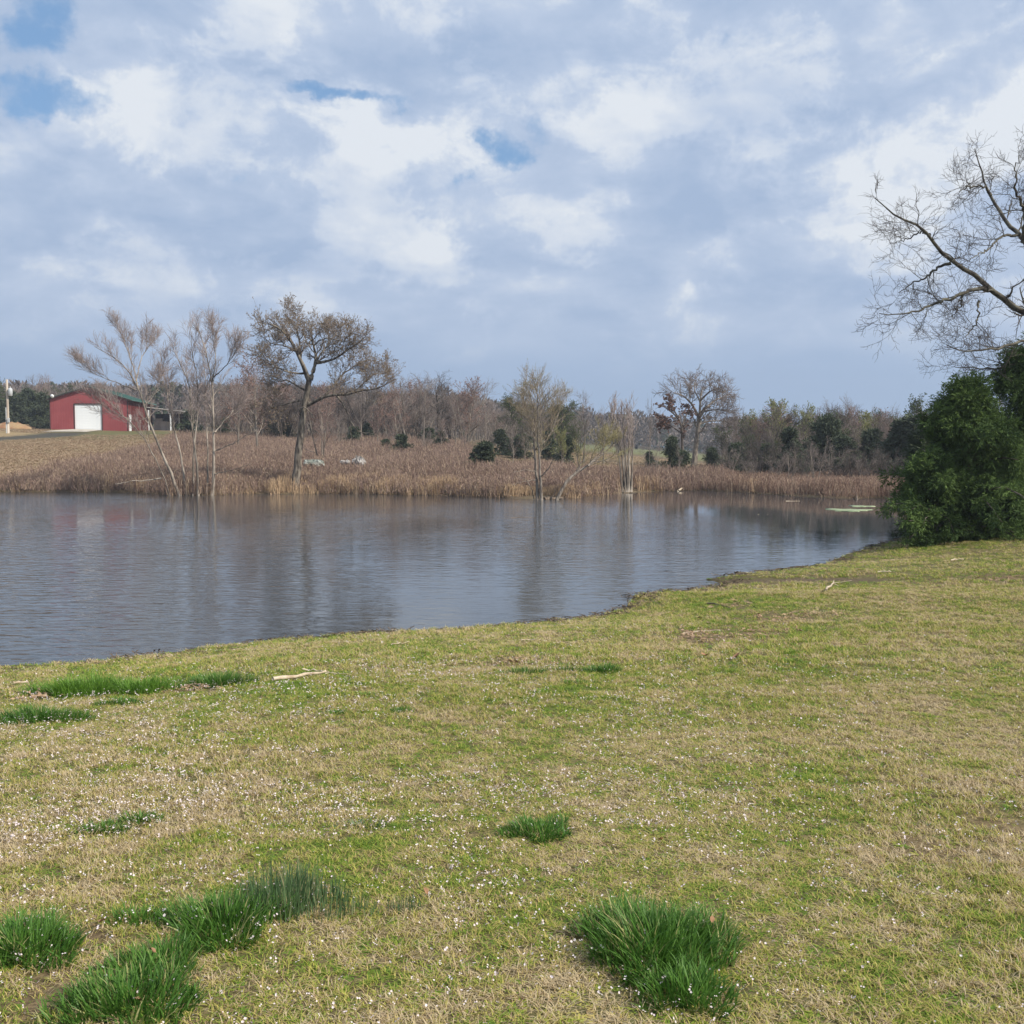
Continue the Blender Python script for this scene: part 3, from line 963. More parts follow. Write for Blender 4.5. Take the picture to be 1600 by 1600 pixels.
# --- clump of willows standing at the far waterline
YW = 52.3
def WZ(lst, dy=0.0): return zpts(lst, 0, 460, 4.0, YW, dy)
wl = [([(1140, 1252), (1060, 1100), (1000, 960), (940, 830), (900, 680), (850, 550), (790, 440), (720, 400), (650, 355), (590, 325)], .13, .018, -1.5),
      ([(868, 600), (840, 470), (790, 330), (760, 240), (730, 200)], .06, .012, 1.0),
      ([(850, 540), (880, 400), (930, 320), (980, 280)], .05, .012, 2.0),
      ([(1170, 1252), (1130, 1000), (1090, 850), (1050, 680), (1040, 560), (1010, 450), (1000, 330)], .10, .012, 2.0),
      ([(1240, 1252), (1235, 1050), (1200, 850), (1190, 700), (1190, 560), (1130, 450), (1080, 330)], .10, .012, -1.5),
      ([(1205, 1252), (1210, 1000), (1230, 800), (1240, 640), (1230, 480), (1190, 350), (1200, 230)], .09, .012, 1.5),
      ([(1325, 1252), (1340, 1050), (1335, 850), (1330, 660), (1325, 520), (1290, 380), (1270, 280), (1220, 170)], .13, .014, .5),
      ([(1330, 520), (1400, 460), (1460, 380), (1480, 330)], .05, .012, -1.0),
      ([(1325, 560), (1350, 400), (1330, 280), (1330, 190)], .05, .012, 1.0),
      ([(1290, 1252), (1300, 1000), (1290, 800), (1280, 640), (1285, 500), (1260, 350)], .08, .012, 2.5),
      ([(1340, 980), (1440, 940), (1560, 870), (1610, 858)], .045, .015, -1.0),
      ([(1345, 860), (1420, 770), (1500, 680)], .045, .012, .5),
      ([(1075, 1252), (1010, 1100), (900, 900), (820, 800), (740, 730), (680, 670), (620, 620)], .06, .012, -2.0),
      ([(860, 600), (700, 540), (620, 510), (540, 470), (490, 450)], .04, .010, -1.5),
      ([(930, 760), (860, 800), (740, 750), (650, 705), (580, 650)], .035, .010, -1.5),
      ([(900, 700), (950, 650), (990, 580), (1000, 500)], .04, .012, .8),
      ([(1010, 1150), (900, 1165), (820, 1165), (720, 1190)], .05, .02, -.8),
      ([(1340, 1120), (1450, 1100), (1570, 1060)], .035, .012, -.8)]
wmains = [(WZ(p, dy), a * .64, b * .8) for p, a, b, dy in wl]
wb = at(300, 773, YW)
wb[2] = -.25
for p, a, b in wmains:
    if p[0][2] < .25:
        p[0] = p[0] + np.array([0, 0, -.35])
tree('willow_tree', 'many stemmed leafless willow clump with pale stems standing at the far waterline', 'tree', wb, wmains,
     [dict(m_=13, t0=.42, t1=.98, ang=.50, L=1.75, k=6, up=.18, wig=.09, rr=.5, lv=.45, tipshort=.62),
      dict(m_=7, t0=.12, t1=1.0, ang=.55, L=.70, k=5, up=.10, wig=.12, rr=.6, lv=.5),
      dict(m_=7, t0=.12, t1=1.0, ang=.55, L=.40, k=4, up=.10, wig=.14, rr=.7, lv=.5)],
     M['bark_pale'], M['twig_mauve'], seed=3, rmin=.0044, k=18, wob=.012, bare=(16, 17, 10))

# --- tall budding tree on the far bank
YB = 55.0
def BZ(lst, dy=0.0): return zpts([(a, b if b > 700 else 700 - (700 - b) * .93) for a, b in lst], 350, 460, 4.0, YB, dy)
bl = [([(440, 1215), (460, 1080), (472, 950), (487, 820), (502, 720), (522, 620), (535, 520), (536, 505)], .235, .15, 0),
      ([(535, 525), (490, 420), (460, 340), (400, 230), (330, 150), (230, 140)], .13, .02, -1.5),
      ([(468, 355), (470, 240), (440, 150), (380, 80)], .07, .015, 1.5),
      ([(540, 520), (570, 420), (580, 380), (560, 280), (540, 200), (530, 150)], .12, .02, 1.0),
      ([(578, 405), (680, 390), (760, 330), (840, 270), (890, 230)], .08, .015, -1.2),
      ([(575, 392), (640, 300), (690, 220), (720, 200)], .06, .015, 2.0),
      ([(510, 690), (590, 660), (660, 615), (740, 630), (830, 600), (930, 590), (1010, 560), (1060, 520)], .10, .015, -1.8),
      ([(600, 660), (680, 570), (740, 480), (830, 420), (900, 380)], .07, .015, 1.2),
      ([(520, 480), (430, 475), (370, 460), (300, 420), (230, 380)], .06, .012, -1.2),
      ([(520, 600), (450, 560), (400, 520), (340, 540), (280, 500)], .06, .012, 1.5),
      ([(508, 655), (400, 680), (310, 700), (240, 750)], .05, .012, 1.0),
      ([(700, 625), (760, 710), (790, 790), (800, 930)], .05, .012, -.5),
      ([(790, 790), (840, 860), (930, 870)], .03, .01, -.3),
      ([(560, 290), (620, 240), (680, 250), (760, 260)], .04, .012, -1.0),
      ([(455, 330), (380, 290), (300, 280), (240, 230)], .05, .012, 1.4),
      ([(830, 600), (900, 500), (960, 480), (1000, 480)], .04, .012, .8),
      ([(488, 780), (470, 720), (500, 700), (545, 745), (570, 800)], .045, .02, -.5)]
bmains = [(BZ(p, dy), a, b) for p, a, b, dy in bl]
bb = bmains[0][0][0].copy()
bb[2] = gz(bb[0], bb[1]) - .1
bmains[0][0][0] = bb
tree('budding_tree', 'tall spreading tree with olive brown buds and leaning dark trunk on the far bank', 'tree', bb, bmains,
     [dict(m_=11, t0=.25, t1=.99, ang=.80, L=1.2, k=6, up=.10, wig=.18, rr=.5, lv=.45),
      dict(m_=7, t0=.15, t1=1.0, ang=.7, L=.85, k=5, up=.08, wig=.2, rr=.6, lv=.5),
      dict(m_=7, t0=.15, t1=1.0, ang=.65, L=.42, k=4, up=.08, wig=.2, rr=.7, lv=.5)],
     M['bark_trunk'], M['twig_grey'], leaf=dict(n=5, size=.07, w_=.22, t0=.3, spread=.6, mat=M['bud_olive'], keep=.9), seed=5, rmin=.0048, k=16, wob=.015, bare=(0, 11, 12, 16))

# --- yellowish willow at the middle of the far waterline
YC = 47.2
def CZ(lst, dy=0.0): return zpts(lst, 700, 540, 4.571, YC, dy)
cl_ = [([(640, 1092), (635, 950), (620, 800), (615, 650), (625, 500), (610, 400), (560, 300)], .13, .012, .5),
       ([(665, 1092), (660, 900), (645, 750), (640, 600), (660, 480), (700, 420), (720, 380)], .12, .012, -.5),
       ([(640, 720), (700, 680), (760, 580), (790, 480), (800, 420)], .05, .012, 1.0),
       ([(650, 950), (720, 880), (760, 800), (820, 740)], .045, .012, -1.2),
       ([(630, 900), (540, 890), (460, 905)], .03, .01, -1.2),
       ([(632, 960), (540, 970), (450, 1000)], .03, .01, -1.5),
       ([(625, 640), (570, 560), (540, 480), (545, 380)], .04, .012, 1.2),
       ([(640, 620), (640, 470), (640, 370), (640, 290)], .045, .012, -1.0),
       ([(620, 1092), (600, 1020), (560, 960), (500, 930)], .04, .012, .8)]
cmains = [(CZ(p, dy), a * .62, b * .8) for p, a, b, dy in cl_]
cb = at(842, 781, YC)
cb[2] = -.2
for p, a, b in cmains:
    if p[0][2] < .2:
        p[0] = p[0] + np.array([0, 0, -.35])
tree('willow_tree', 'twin trunked willow with yellow green upper twigs rising from the waterline', 'tree', cb, cmains,
     [dict(m_=11, t0=.36, t1=.99, ang=.60, L=1.25, k=6, up=.14, wig=.13, rr=.45, lv=.45),
      dict(m_=7, t0=.15, t1=1.0, ang=.6, L=.8, k=5, up=.10, wig=.14, rr=.6, lv=.5),
      dict(m_=7, t0=.15, t1=1.0, ang=.55, L=.36, k=4, up=.08, wig=.14, rr=.7, lv=.5)],
     M['bark_grey'], M['twig_tan'], leaf=dict(n=2, size=.05, w_=.2, t0=.3, spread=.4, mat=M['leaf_willow'], keep=.4), seed=6, rmin=.0042, k=14, wob=.015, bare=(3, 4, 5, 8))

lp = CZ([(745, 1052), (850, 950), (960, 880), (1060, 820), (1140, 740), (1200, 700)], 1.5)
lp[0][2] = gz(lp[0][0], lp[0][1]) - .2
tree('leaning_tree', 'bare leaning trunk slanting right over the weeds beside the yellowish willow', 'tree', lp[0], [(lp, .09, .02), (CZ([(1000, 860), (1080, 770), (1150, 690)], 1.0), .04, .012)],
     [dict(m_=14, t0=.4, t1=.99, ang=.6, L=1.7, k=6, up=.15, wig=.12, rr=.45, lv=.45),
      dict(m_=6, t0=.15, t1=1.0, ang=.55, L=.6, k=5, up=.10, wig=.14, rr=.6, lv=.5),
      dict(m_=5, t0=.15, t1=1.0, ang=.55, L=.32, k=4, up=.08, wig=.14, rr=.7, lv=.5)],
     M['bark_grey'], M['twig_olive'], seed=8, rmin=.0055)

# --- slim upright stems further right
YS = 55.3
def SZ(lst, dy=0.0): return zpts(lst, 700, 540, 4.571, YS, dy)
st = []
rs = np.random.default_rng(12)
for i in range(9):
    x0 = 1245 + i * 8
    xt = 1170 + i * 16 + rs.normal() * 12
    st.append((SZ([(x0, 1046), (x0 * .7 + xt * .3 + rs.normal() * 6, 850), (x0 * .4 + xt * .6 + rs.normal() * 8, 680), (xt, 540 - rs.random() * 60), (xt + rs.normal() * 12, 430 + rs.random() * 60)], rs.normal() * 1.2), .055, .01))
sb = at(980, 769, YS)
sb[2] = -.1
tree('willow_tree', 'slim upright willow clump with straight tan stems beyond the leaning trunk', 'tree', sb, st,
     [dict(m_=12, t0=.35, t1=.99, ang=.4, L=1.2, k=5, up=.25, wig=.08, rr=.45, lv=.45),
      dict(m_=8, t0=.15, t1=1.0, ang=.45, L=.5, k=4, up=.15, wig=.12, rr=.6, lv=.5)],
     M['bark_pale'], M['twig_mauve'], seed=9, rmin=.0065)

# --- tall bare tree and its rusty neighbour behind the field
YT = 96.0
def TZ(lst, dy=0.0): return zpts(lst, 1000, 540, 4.0, YT, dy)
tl = [([(335, 790), (342, 690), (350, 600), (365, 500), (375, 430), (375, 330), (385, 260), (410, 222)], .30, .03, 0),
      ([(370, 455), (330, 370), (270, 310), (200, 290)], .14, .03, -2), ([(375, 440), (420, 380), (470, 340), (560, 310)], .14, .03, 2),
      ([(375, 345), (430, 290), (490, 260), (540, 300)], .10, .03, -2), ([(368, 492), (430, 470), (520, 470), (550, 500)], .09, .025, 1),
      ([(376, 350), (340, 280), (340, 230)], .08, .03, 2), ([(400, 410), (470, 400), (530, 400)], .07, .025, -2)]
tmains = [(TZ(p, d_), a, b) for p, a, b, d_ in tl]
tb = tmains[0][0][0].copy()
tb[2] = gz(tb[0], tb[1]) - .1
tmains[0][0][0] = tb
tree('bare_tree', 'tall leafless tree with round open crown against the sky above the field', 'tree', tb, tmains,
     [dict(m_=10, t0=.35, t1=.99, ang=.75, L=2.2, k=6, up=.06, wig=.2, rr=.5, lv=.45), dict(m_=6, t0=.15, t1=1, ang=.7, L=1.1, k=5, up=.05, wig=.2, rr=.6, lv=.5),
      dict(m_=6, t0=.15, t1=1, ang=.7, L=.6, k=4, up=.05, wig=.2, rr=.7, lv=.5)], M['bark_grey'], M['twig_grey'], seed=15, rmin=.012)
YT = 92.0
tl = [([(268, 800), (265, 680), (262, 560), (265, 490), (230, 440), (180, 400), (130, 370)], .17, .03, -1), ([(265, 500), (290, 430), (310, 400)], .10, .03, 1),
      ([(235, 445), (200, 380), (160, 350)], .08, .03, 1.5), ([(240, 450), (190, 450), (120, 460)], .06, .02, -1.5), ([(262, 550), (180, 490), (130, 480)], .06, .02, 1)]
tmains = [(TZ(p, d_), a, b) for p, a, b, d_ in tl]
tb = tmains[0][0][0].copy()
tb[2] = gz(tb[0], tb[1]) - .1
tmains[0][0][0] = tb
tree('rusty_tree', 'thin tree with rusty bud clusters beside the tall leafless tree', 'tree', tb, tmains,
     [dict(m_=7, t0=.35, t1=.99, ang=.8, L=1.2, k=5, up=.03, wig=.2, rr=.5, lv=.45), dict(m_=6, t0=.15, t1=1, ang=.7, L=.65, k=4, up=.03, wig=.2, rr=.6, lv=.5)],
     M['bark_dark'], M['twig_dark'], leaf=dict(n=7, size=.20, w_=.4, t0=.2, spread=1.0, mat=M['bud_rust'], keep=.75), seed=16, rmin=.012)

# --- big leafless tree reaching in from the right
YR = 24.0
def RZ(lst, dy=0.0): return [at(a, b, YR + dy * i / max(len(lst) - 1, 1)) for i, (a, b) in enumerate(lst)]
rl = [([(1790, 860), (1785, 740), (1770, 640), (1745, 560), (1735, 500)], .36, .24, 0),
      ([(1765, 610), (1700, 540), (1640, 510), (1600, 488), (1560, 466), (1546, 447), (1500, 412), (1462, 388), (1452, 366), (1430, 350), (1410, 338), (1392, 338), (1368, 308)], .115, .010, -2.0),
      ([(1548, 452), (1520, 452), (1490, 465), (1450, 478), (1420, 490), (1375, 492)], .05, .008, -1.0),
      ([(1486, 411), (1465, 418), (1447, 433), (1420, 447), (1402, 458)], .035, .007, 1.0),
      ([(1738, 520), (1690, 470), (1640, 420), (1600, 378), (1588, 362), (1560, 335), (1548, 310), (1540, 285), (1530, 262), (1522, 232)], .105, .009, 1.5),
      ([(1592, 366), (1565, 370), (1540, 392), (1515, 406)], .035, .007, -1.2),
      ([(1548, 305), (1540, 290), (1510, 292), (1495, 302)], .03, .006, -1.0),
      ([(1760, 640), (1690, 570), (1640, 545), (1600, 532), (1560, 545), (1505, 552), (1478, 540)], .07, .008, -2.5),
      ([(1735, 505), (1720, 400), (1680, 300), (1640, 220), (1620, 150)], .16, .012, 2.0),
      ([(1738, 500), (1790, 400), (1830, 280), (1850, 160)], .17, .012, -1.0),
      ([(1775, 640), (1850, 540), (1950, 470), (2040, 430)], .14, .012, 1.0),
      ([(1600, 378), (1600, 330), (1585, 290), (1592, 240)], .05, .008, -1.0),
      ([(1453, 368), (1440, 362), (1415, 374), (1390, 380)], .025, .006, .8),
      ([(1640, 545), (1590, 568), (1540, 578), (1490, 572)], .04, .008, 1.2),
      ([(1530, 470), (1528, 500), (1512, 520), (1500, 548)], .025, .006, -.6), ([(1505, 460), (1500, 480), (1480, 505)], .02, .006, .6)]
rmains = [(RZ(p, d_), a, b) for p, a, b, d_ in rl]
rb = rmains[0][0][0].copy()
rb[2] = gz(rb[0], rb[1]) - .1
rmains[0][0][0] = rb
tree('bare_tree', 'large dark leafless tree whose crooked limbs reach in above the cedars', 'tree', rb, rmains,
     [dict(m_=11, t0=.25, t1=.99, ang=.85, L=1.0, k=7, up=.06, wig=.24, rr=.42, lv=.55), dict(m_=6, t0=.12, t1=1, ang=.75, L=.52, k=6, up=.05, wig=.26, rr=.6, lv=.5),
      dict(m_=5, t0=.12, t1=1, ang=.75, L=.27, k=5, up=.04, wig=.26, rr=.65, lv=.5)], M['bark_lichen'], M['twig_dark'], seed=21, rmin=.0028, k=26, wob=.022)


# --- cedars
def cedar(name, label, base, h, rad_, seed, mt, nb=150, group=None, lean=(0, 0), card=.12, dens=1.0, shape=.62, wl_=.11, nl=9):
    rng = np.random.default_rng(seed)
    root = empty(name, base, label, 'tree', group)
    z = np.linspace(0, 1, 12)
    tp = np.stack([lean[0] * z * h + .05 * np.sin(z * 5), lean[1] * z * h, z * h], 1)
    tm = MB()
    tm.tubes(tp[None], (np.linspace(1, .08, 12) * .055 * h ** .9 * .55)[None], 8)
    f = .03 + .95 * rng.random(nb) ** .85
    az = rng.random(nb) * 6.283
    # crown outline: widest low, uneven
    prof = np.where(f < .25, .80 + .8 * f, 1.0 * (1 - (f - .25) / .75) ** shape)
    Lb = rad_ * prof * (.38 + .95 * rng.random(nb) ** 1.4) * (1 + .22 * np.sin(az * 3 + seed) + .12 * np.sin(az * 5 + f * 9))
    S = np.stack([np.interp(f, z, tp[:, i]) for i in range(3)], 1)
    up = .10 + .75 * f + .25 * rng.normal(size=nb)
    k = 6
    pts = []
    for j in range(k):
        s_ = j / (k - 1)
        pts.append(S + np.stack([np.cos(az) * Lb * s_, np.sin(az) * Lb * s_, Lb * (up * s_ - .42 * s_ * s_)], 1) + rng.normal(0, .03, (nb, 3)) * s_)
    B = np.stack(pts, 1)
    BR = (np.clip(Lb, .2, 9) * .016)[:, None] * np.linspace(1, .25, k)[None]
    tm.tubes(B, BR, 4)
    tr_ = tm.build('trunk', M['bark_dark'], root)
    n2 = max(4, int(13 * dens))
    B2, R2 = grow(B, BR, n2, .18, 1.0, .75, .30 * rad_, 5, .05, .16, .5, rng, lv=.45)
    n3 = max(4, int(8 * dens))
    B3, R3 = grow(B2, R2, n3, .1, 1.0, .8, .13 * rad_ + .05, 4, -.06, .2, .5, rng, lv=.45)
    lm = MB()
    tw = rng.random(len(B2)) < .5
    lm.tubes(B2[tw], np.maximum(R2[tw], .004), 3, rnd=.15)
    nbr = len(B3)
    # clump tone: whole sprays run lighter or darker
    tone = np.repeat(rng.random(nb) * .5 + rng.random((nb,)) * 0, n2 * n3) * 1.0 + np.repeat(rng.random(nb * n2), n3) * .3
    fpos = rng.random((nbr, nl)) * 3
    i = np.clip(fpos.astype(int), 0, 2)
    ar = np.arange(nbr)[:, None]
    fr_ = (fpos - i)[..., None]
    P = (B3[ar, i] * (1 - fr_) + B3[ar, i + 1] * fr_).reshape(-1, 3)
    T = norm(B3[ar, i + 1] - B3[ar, i]).reshape(-1, 3)
    d = norm(T + rng.normal(0, .45, T.shape) + np.array([0, 0, -.22]))
    sz = card * (.6 + .8 * rng.random(len(P)))
    Wv = norm(np.cross(d, rng.normal(size=d.shape))) * (sz * wl_)[:, None]
    lm.cards(P, d * sz[:, None], Wv, rnd=np.clip(np.repeat(tone, nl) + .2 * rng.random(len(P)), 0, 1))
    lm.build('crown', mt, root)
    return root


def cbase(px, Y, dz=-.05):
    x_ = at(px, 700, Y)[0]
    return (x_, Y, gz(x_, Y) + dz)


cedar('cedar_tree', 'broad dark green cedar with drooping feathery sprays overhanging the pond corner', cbase(1512, 23.2), 3.45, 1.6, 31, M['cedar'], nb=100, shape=.95, dens=1.15, card=.085, wl_=.10, nl=12)
cedar('cedar_tree', 'taller dark cedar cut by the picture edge under the large leafless tree', cbase(1605, 24.4), 4.2, 1.7, 32, M['cedar'], nb=100, shape=.8, dens=1.15, card=.085, wl_=.10, nl=11)
cedar('cedar_tree', 'slate dark cedar behind the broad one, leaning out over the water', cbase(1462, 27.0), 2.9, 1.3, 33, M['cedar_far'], nb=70, shape=.9, nl=7)
cedar('cedar_tree', 'low bushy cedar skirting the foot of the broad one at the water', cbase(1462, 22.8), 1.9, 1.05, 34, M['cedar'], nb=80, shape=.7, dens=1.0, card=.085, nl=7)
cedar('cedar_tree', 'low bushy cedar in front of the taller one at the picture edge', cbase(1580, 22.9), 1.9, 1.2, 35, M['cedar'], nb=80, shape=.7, dens=1.0, card=.085, nl=7)


# --- prototypes for the woods behind; copies share mesh data
def make_proto(kind, seed):
    """returns list of (part name, mesh, parent index) for a tree of height 1"""
    rng = np.random.default_rng(seed)
    if kind == 'shrubcedar':
        pass
    k = 8
    nm = {'bare': 1, 'red': 1, 'pale': 2, 'thicket': 6, 'spread': 3}[kind]
    mains = []
    for i in range(nm):
        a = rng.random() * 6.28
        sp = {'bare': .05, 'red': .08, 'pale': .16, 'thicket': .30, 'spread': .25}[kind]
        top = np.array([math.cos(a) * sp, math.sin(a) * sp, .80 + .12 * rng.random()])
        b0 = np.array([math.cos(a), math.sin(a), 0]) * .02 * (nm > 1)
        mid = (b0 + top) / 2 + rng.normal(0, .025, 3)
        mains.append(resample([b0, mid, top], k))
    P = np.stack(mains)
    r0 = {'bare': .020, 'red': .016, 'pale': .016, 'thicket': .009, 'spread': .014}[kind]
    Rd = np.broadcast_to(np.linspace(r0, .004, k), (nm, k))
    tm, cm = MB(), MB()
    tm.tubes(P, Rd, 5)
    m1 = {'bare': 16, 'red': 18, 'pale': 11, 'thicket': 6, 'spread': 8}[kind]
    t0 = {'bare': .30, 'red': .25, 'pale': .25, 'thicket': .2, 'spread': .25}[kind]
    C1, R1 = grow(P, Rd, m1, t0, .99, .75, .36, 6, .12, .16, .5, rng, lv=.35, tipshort=.55)
    R1 = np.maximum(R1, .0022)
    tm.tubes(C1, R1, 4)
    C2, R2 = grow(C1, R1, 6, .15, 1, .65, .17, 4, .10, .18, .6, rng, lv=.45)
    R2 = np.maximum(R2, .0013)
    cm.tubes(C2, R2, 3)
    C3, R3 = grow(C2, R2, 5, .1, 1, .65, .085, 3, .10, .18, .6, rng, lv=.45)
    R3 = np.maximum(R3, .0009)
    cm.tubes(C3, R3, 3)
    lm = None
    if kind in ('red', 'pale'):
        lm = MB()
        leaves_on(lm, C3, rng, n=2 if kind == 'red' else 4, size=.016 if kind == 'red' else .020, w_=.35, t0=.2, spread=.8)
    return tm.mesh('trunk'), cm.mesh('crown'), (lm.mesh('leaves') if lm else None)


PROTO = {}
for kd in ('bare', 'red', 'pale', 'thicket', 'spread'):
    PROTO[kd] = [make_proto(kd, 400 + i + 17 * len(kd)) for i in range(3)]
MATSETS = {'bare': ('bark_grey', 'twig_grey', None), 'red': ('bark_grey', 'twig_red', 'bud_red'), 'pale': ('bark_grey', 'twig_olive', 'leaf_pale'),
           'dusk': ('bark_dark', 'twig_dark', None), 'thicket': ('bark_grey', 'twig_mauve', None), 'spread': ('bark_pale', 'twig_grey', None), 'mid': ('bark_dark', 'twig_dark', 'leaf_mid')}
_mm = {}


def mesh_with(me, mname):
    key = (me.name, mname)
    if key not in _mm:
        c = me.copy()
        c.materials.append(M[mname])
        _mm[key] = c
    return _mm[key]


_cnt = [0]
ORD = ['first', 'second', 'third', 'fourth', 'fifth', 'sixth', 'seventh', 'eighth', 'ninth', 'tenth', 'eleventh', 'twelfth']


def placed(prefix, pxs, marks):
    """a label for each: counted outwards from the nearest landmark"""
    near_ = []
    for i_, p in enumerate(pxs):
        mk = min(marks, key=lambda m_: abs(m_[0] - p))
        near_.append((mk[1], 'left' if p < mk[0] else 'right', abs(p - mk[0]) + i_ * 1e-3))
    out_ = []
    for a in near_:
        o_ = sum(1 for b in near_ if b[:2] == a[:2] and b[2] < a[2])
        out_.append('%s, %s to the %s of the %s' % (prefix, ORD[o_], a[1], a[0]))
    return out_


MARKS_BANK = [(300, 'willow clump'), (485, 'tall budding tree'), (757, 'pale forked tree'), (842, 'yellowish willow')]
MARKS_WOOD = [(1090, 'tall leafless tree'), (1205, 'pale green tree'), (1286, 'pointed evergreen'), (1440, 'cedars')]
MARKS_BARN = [(13, 'power pole'), (128, 'barn ridge'), (215, 'barn')]


def wood(kind, px, ybase, ytop, Y, label, group=None, name=None, mset=None, wx=1.0, cat='tree'):
    """a tree of the given kind standing on the ground at depth Y whose top reaches picture row ytop"""
    _cnt[0] += 1
    i = _cnt[0]
    x_ = at(px, 700, Y)[0]
    zb = gz(x_, Y) - .1
    h = at(px, ytop, Y)[2] - zb
    h = max(h, .8)
    nm = name or {'bare': 'bare_tree', 'red': 'red_budded_tree', 'pale': 'pale_leafing_tree', 'thicket': 'bare_thicket', 'spread': 'spreading_tree'}[kind]
    root = empty(nm, (x_, Y, zb), label, cat, group, rz=(i * 2.399) % 6.283)
    root.scale = (h * wx, h * wx, h)
    ms = MATSETS[mset or kind]
    tr_, cr_, lf_ = PROTO[kind][i % 3]
    link('trunk', mesh_with(tr_, ms[0]), None, root)
    c = link('crown', mesh_with(cr_, ms[1]), None, root)
    if lf_ is not None and ms[2]:
        link('leaves', mesh_with(lf_, ms[2]), None, c)
    return root


# distinct trees of the far bank
wood('red', 402, 690, 553, 84, 'reddish budding tree just behind the tall budding tree', wx=.85)
wood('red', 372, 690, 585, 88, 'smaller reddish tree between the willow clump and the tall budding tree', wx=.9)
wood('spread', 503, 720, 618, 70, 'low spreading leafless tree in the weeds behind the leaning dark trunk', mset='red', wx=.8)
wood('red', 622, 690, 603, 92, 'rosy twigged tree right of the tall budding tree', wx=.9)
wood('red', 590, 690, 618, 95, 'rosy twigged tree behind the long drooping limb', wx=.9)
wood('bare', 662, 690, 606, 100, 'slender leafless tree where the wooded ridge begins to drop', wx=.8)
wood('bare', 757, 712, 636, 74, 'pale forked leafless tree beside the round evergreen bush', mset='spread', wx=.8)
wood('bare', 802, 725, 655, 72, 'thin pale straight trunk between evergreen bush and yellowish willow', mset='spread', wx=.6)
wood('bare', 712, 700, 632, 95, 'leafless grey tree left of the pale forked tree', wx=.8)
wood('bare', 912, 720, 622, 90, 'bare tree with dark twigs just right of the yellowish willow', wx=.8)
wood('bare', 943, 720, 636, 92, 'bare tree with dark twigs behind the slim willow clump', wx=.8)
wood('pale', 880, 730, 668, 80, 'small yellow green tree behind the yellowish willow', wx=.8)
wood('pale', 905, 735, 672, 86, 'small olive tree at the edge of the mown field', mset='mid', wx=.9)
wood('bare', 1015, 740, 622, 75, 'very thin lone sapling at the field edge right of the slim willows', wx=.25, mset='spread')
wood('spread', 1020, 755, 700, 62, 'forked dead tree leaning over the weeds below the field', wx=.9)
wood('bare', 1062, 765, 700, 62, 'thin bare sapling in the reddish weeds below the tall leafless tree', wx=.5, mset='spread')
wood('pale', 1205, 745, 624, 84, 'tall pale green leafing tree in the wood beyond the pond corner', wx=.75)
wood('pale', 1262, 745, 636, 90, 'second pale green leafing tree, half hidden in the wood', wx=.8)
wood('pale', 1175, 745, 652, 88, 'rounded olive tree at the edge of the wood', wx=.8)
wood('bare', 1318, 745, 620, 92, 'bare dark tree poking above the wood near the cedars', wx=.8)
wood('red', 1340, 745, 636, 88, 'reddish tree in the wood close to the cedars', wx=.9)
wood('red', 1385, 745, 640, 84, 'reddish tree at the cedars edge', wx=.9)
wood('pale', 1362, 745, 644, 80, 'olive leafing tree just left of the cedars', mset='pale', wx=.9)
wood('spread', 1275, 752, 690, 60, 'pale branchy dead shrub before the dark wood', wx=.9)
wood('spread', 1232, 750, 705, 61, 'second pale dead shrub before the dark wood, leaning left', wx=.9)
wood('bare', 1152, 745, 640, 96, 'slim bare tree between tall leafless tree and the wood', wx=.7)
# background fillers of the same look
g1 = 'bare trees in the thicket behind the far bank'
L_ = [(270, 640, 120), (320, 636, 115), (345, 630, 110), (430, 632, 112), (455, 622, 118), (540, 630, 110), (565, 622, 104), (640, 622, 112), (685, 640, 104), (735, 645, 110), (778, 648, 106), (530, 650, 95),
                  (830, 655, 110), (860, 652, 115), (475, 655, 98), (610, 655, 96), (690, 660, 95), (650, 640, 118), (592, 640, 118), (385, 640, 110), (820, 675, 90), (765, 668, 96), (725, 672, 92), (666, 672, 90)]
for (px, yt, Y), lb_ in zip(L_, placed('leafless tree in the far thicket', [q_[0] for q_ in L_], MARKS_BANK)):
    wood('thicket' if _cnt[0] % 2 else 'bare', px, 0, yt, Y, lb_, g1, name='thicket_tree', mset='red' if _cnt[0] % 3 == 0 else 'bare', wx=1.0)
g2 = 'dusky trees massed in the wood beyond the pond corner'
L_ = [(1130, 668, 92), (1150, 672, 86), (1168, 680, 80), (1190, 678, 78), (1215, 672, 80), (1240, 668, 84), (1290, 655, 86), (1330, 665, 78), (1310, 670, 75), (1350, 676, 74), (1375, 665, 72), (1400, 655, 72), (1420, 650, 76), (1440, 650, 72),
                  (1250, 690, 74), (1180, 700, 76), (1225, 700, 73), (1110, 690, 92), (1160, 655, 90), (1185, 645, 92), (1225, 648, 90), (1245, 652, 95), (1275, 648, 92), (1300, 640, 95), (1325, 645, 90), (1355, 650, 92), (1372, 652, 90), (1398, 648, 88), (1415, 660, 84), (1140, 690, 84), (1205, 690, 76), (1270, 680, 77), (1295, 685, 74), (1335, 690, 70), (1365, 690, 70), (1395, 680, 68)]
for (px, yt, Y), lb_ in zip(L_, placed('dusky tree in the dark wood', [q_[0] for q_ in L_], MARKS_WOOD)):
    wood('thicket' if _cnt[0] % 2 else 'pale', px, 0, yt, Y, lb_, g2, name='wood_tree', mset='mid' if _cnt[0] % 3 else 'bare', wx=1.0)
g3 = 'bare trees behind the barn'
L_ = [(20, 600, 165), (60, 598, 160), (95, 606, 170), (130, 615, 165), (235, 628, 160), (285, 640, 150), (45, 608, 150), (75, 592, 175)]
for (px, yt, Y), lb_ in zip(L_, placed('leafless tree on the rise', [q_[0] for q_ in L_], MARKS_BARN)):
    wood('bare', px, 0, yt, Y, lb_, g3, name='hillside_tree', mset='bare' if _cnt[0] % 3 else 'red', wx=1.0)


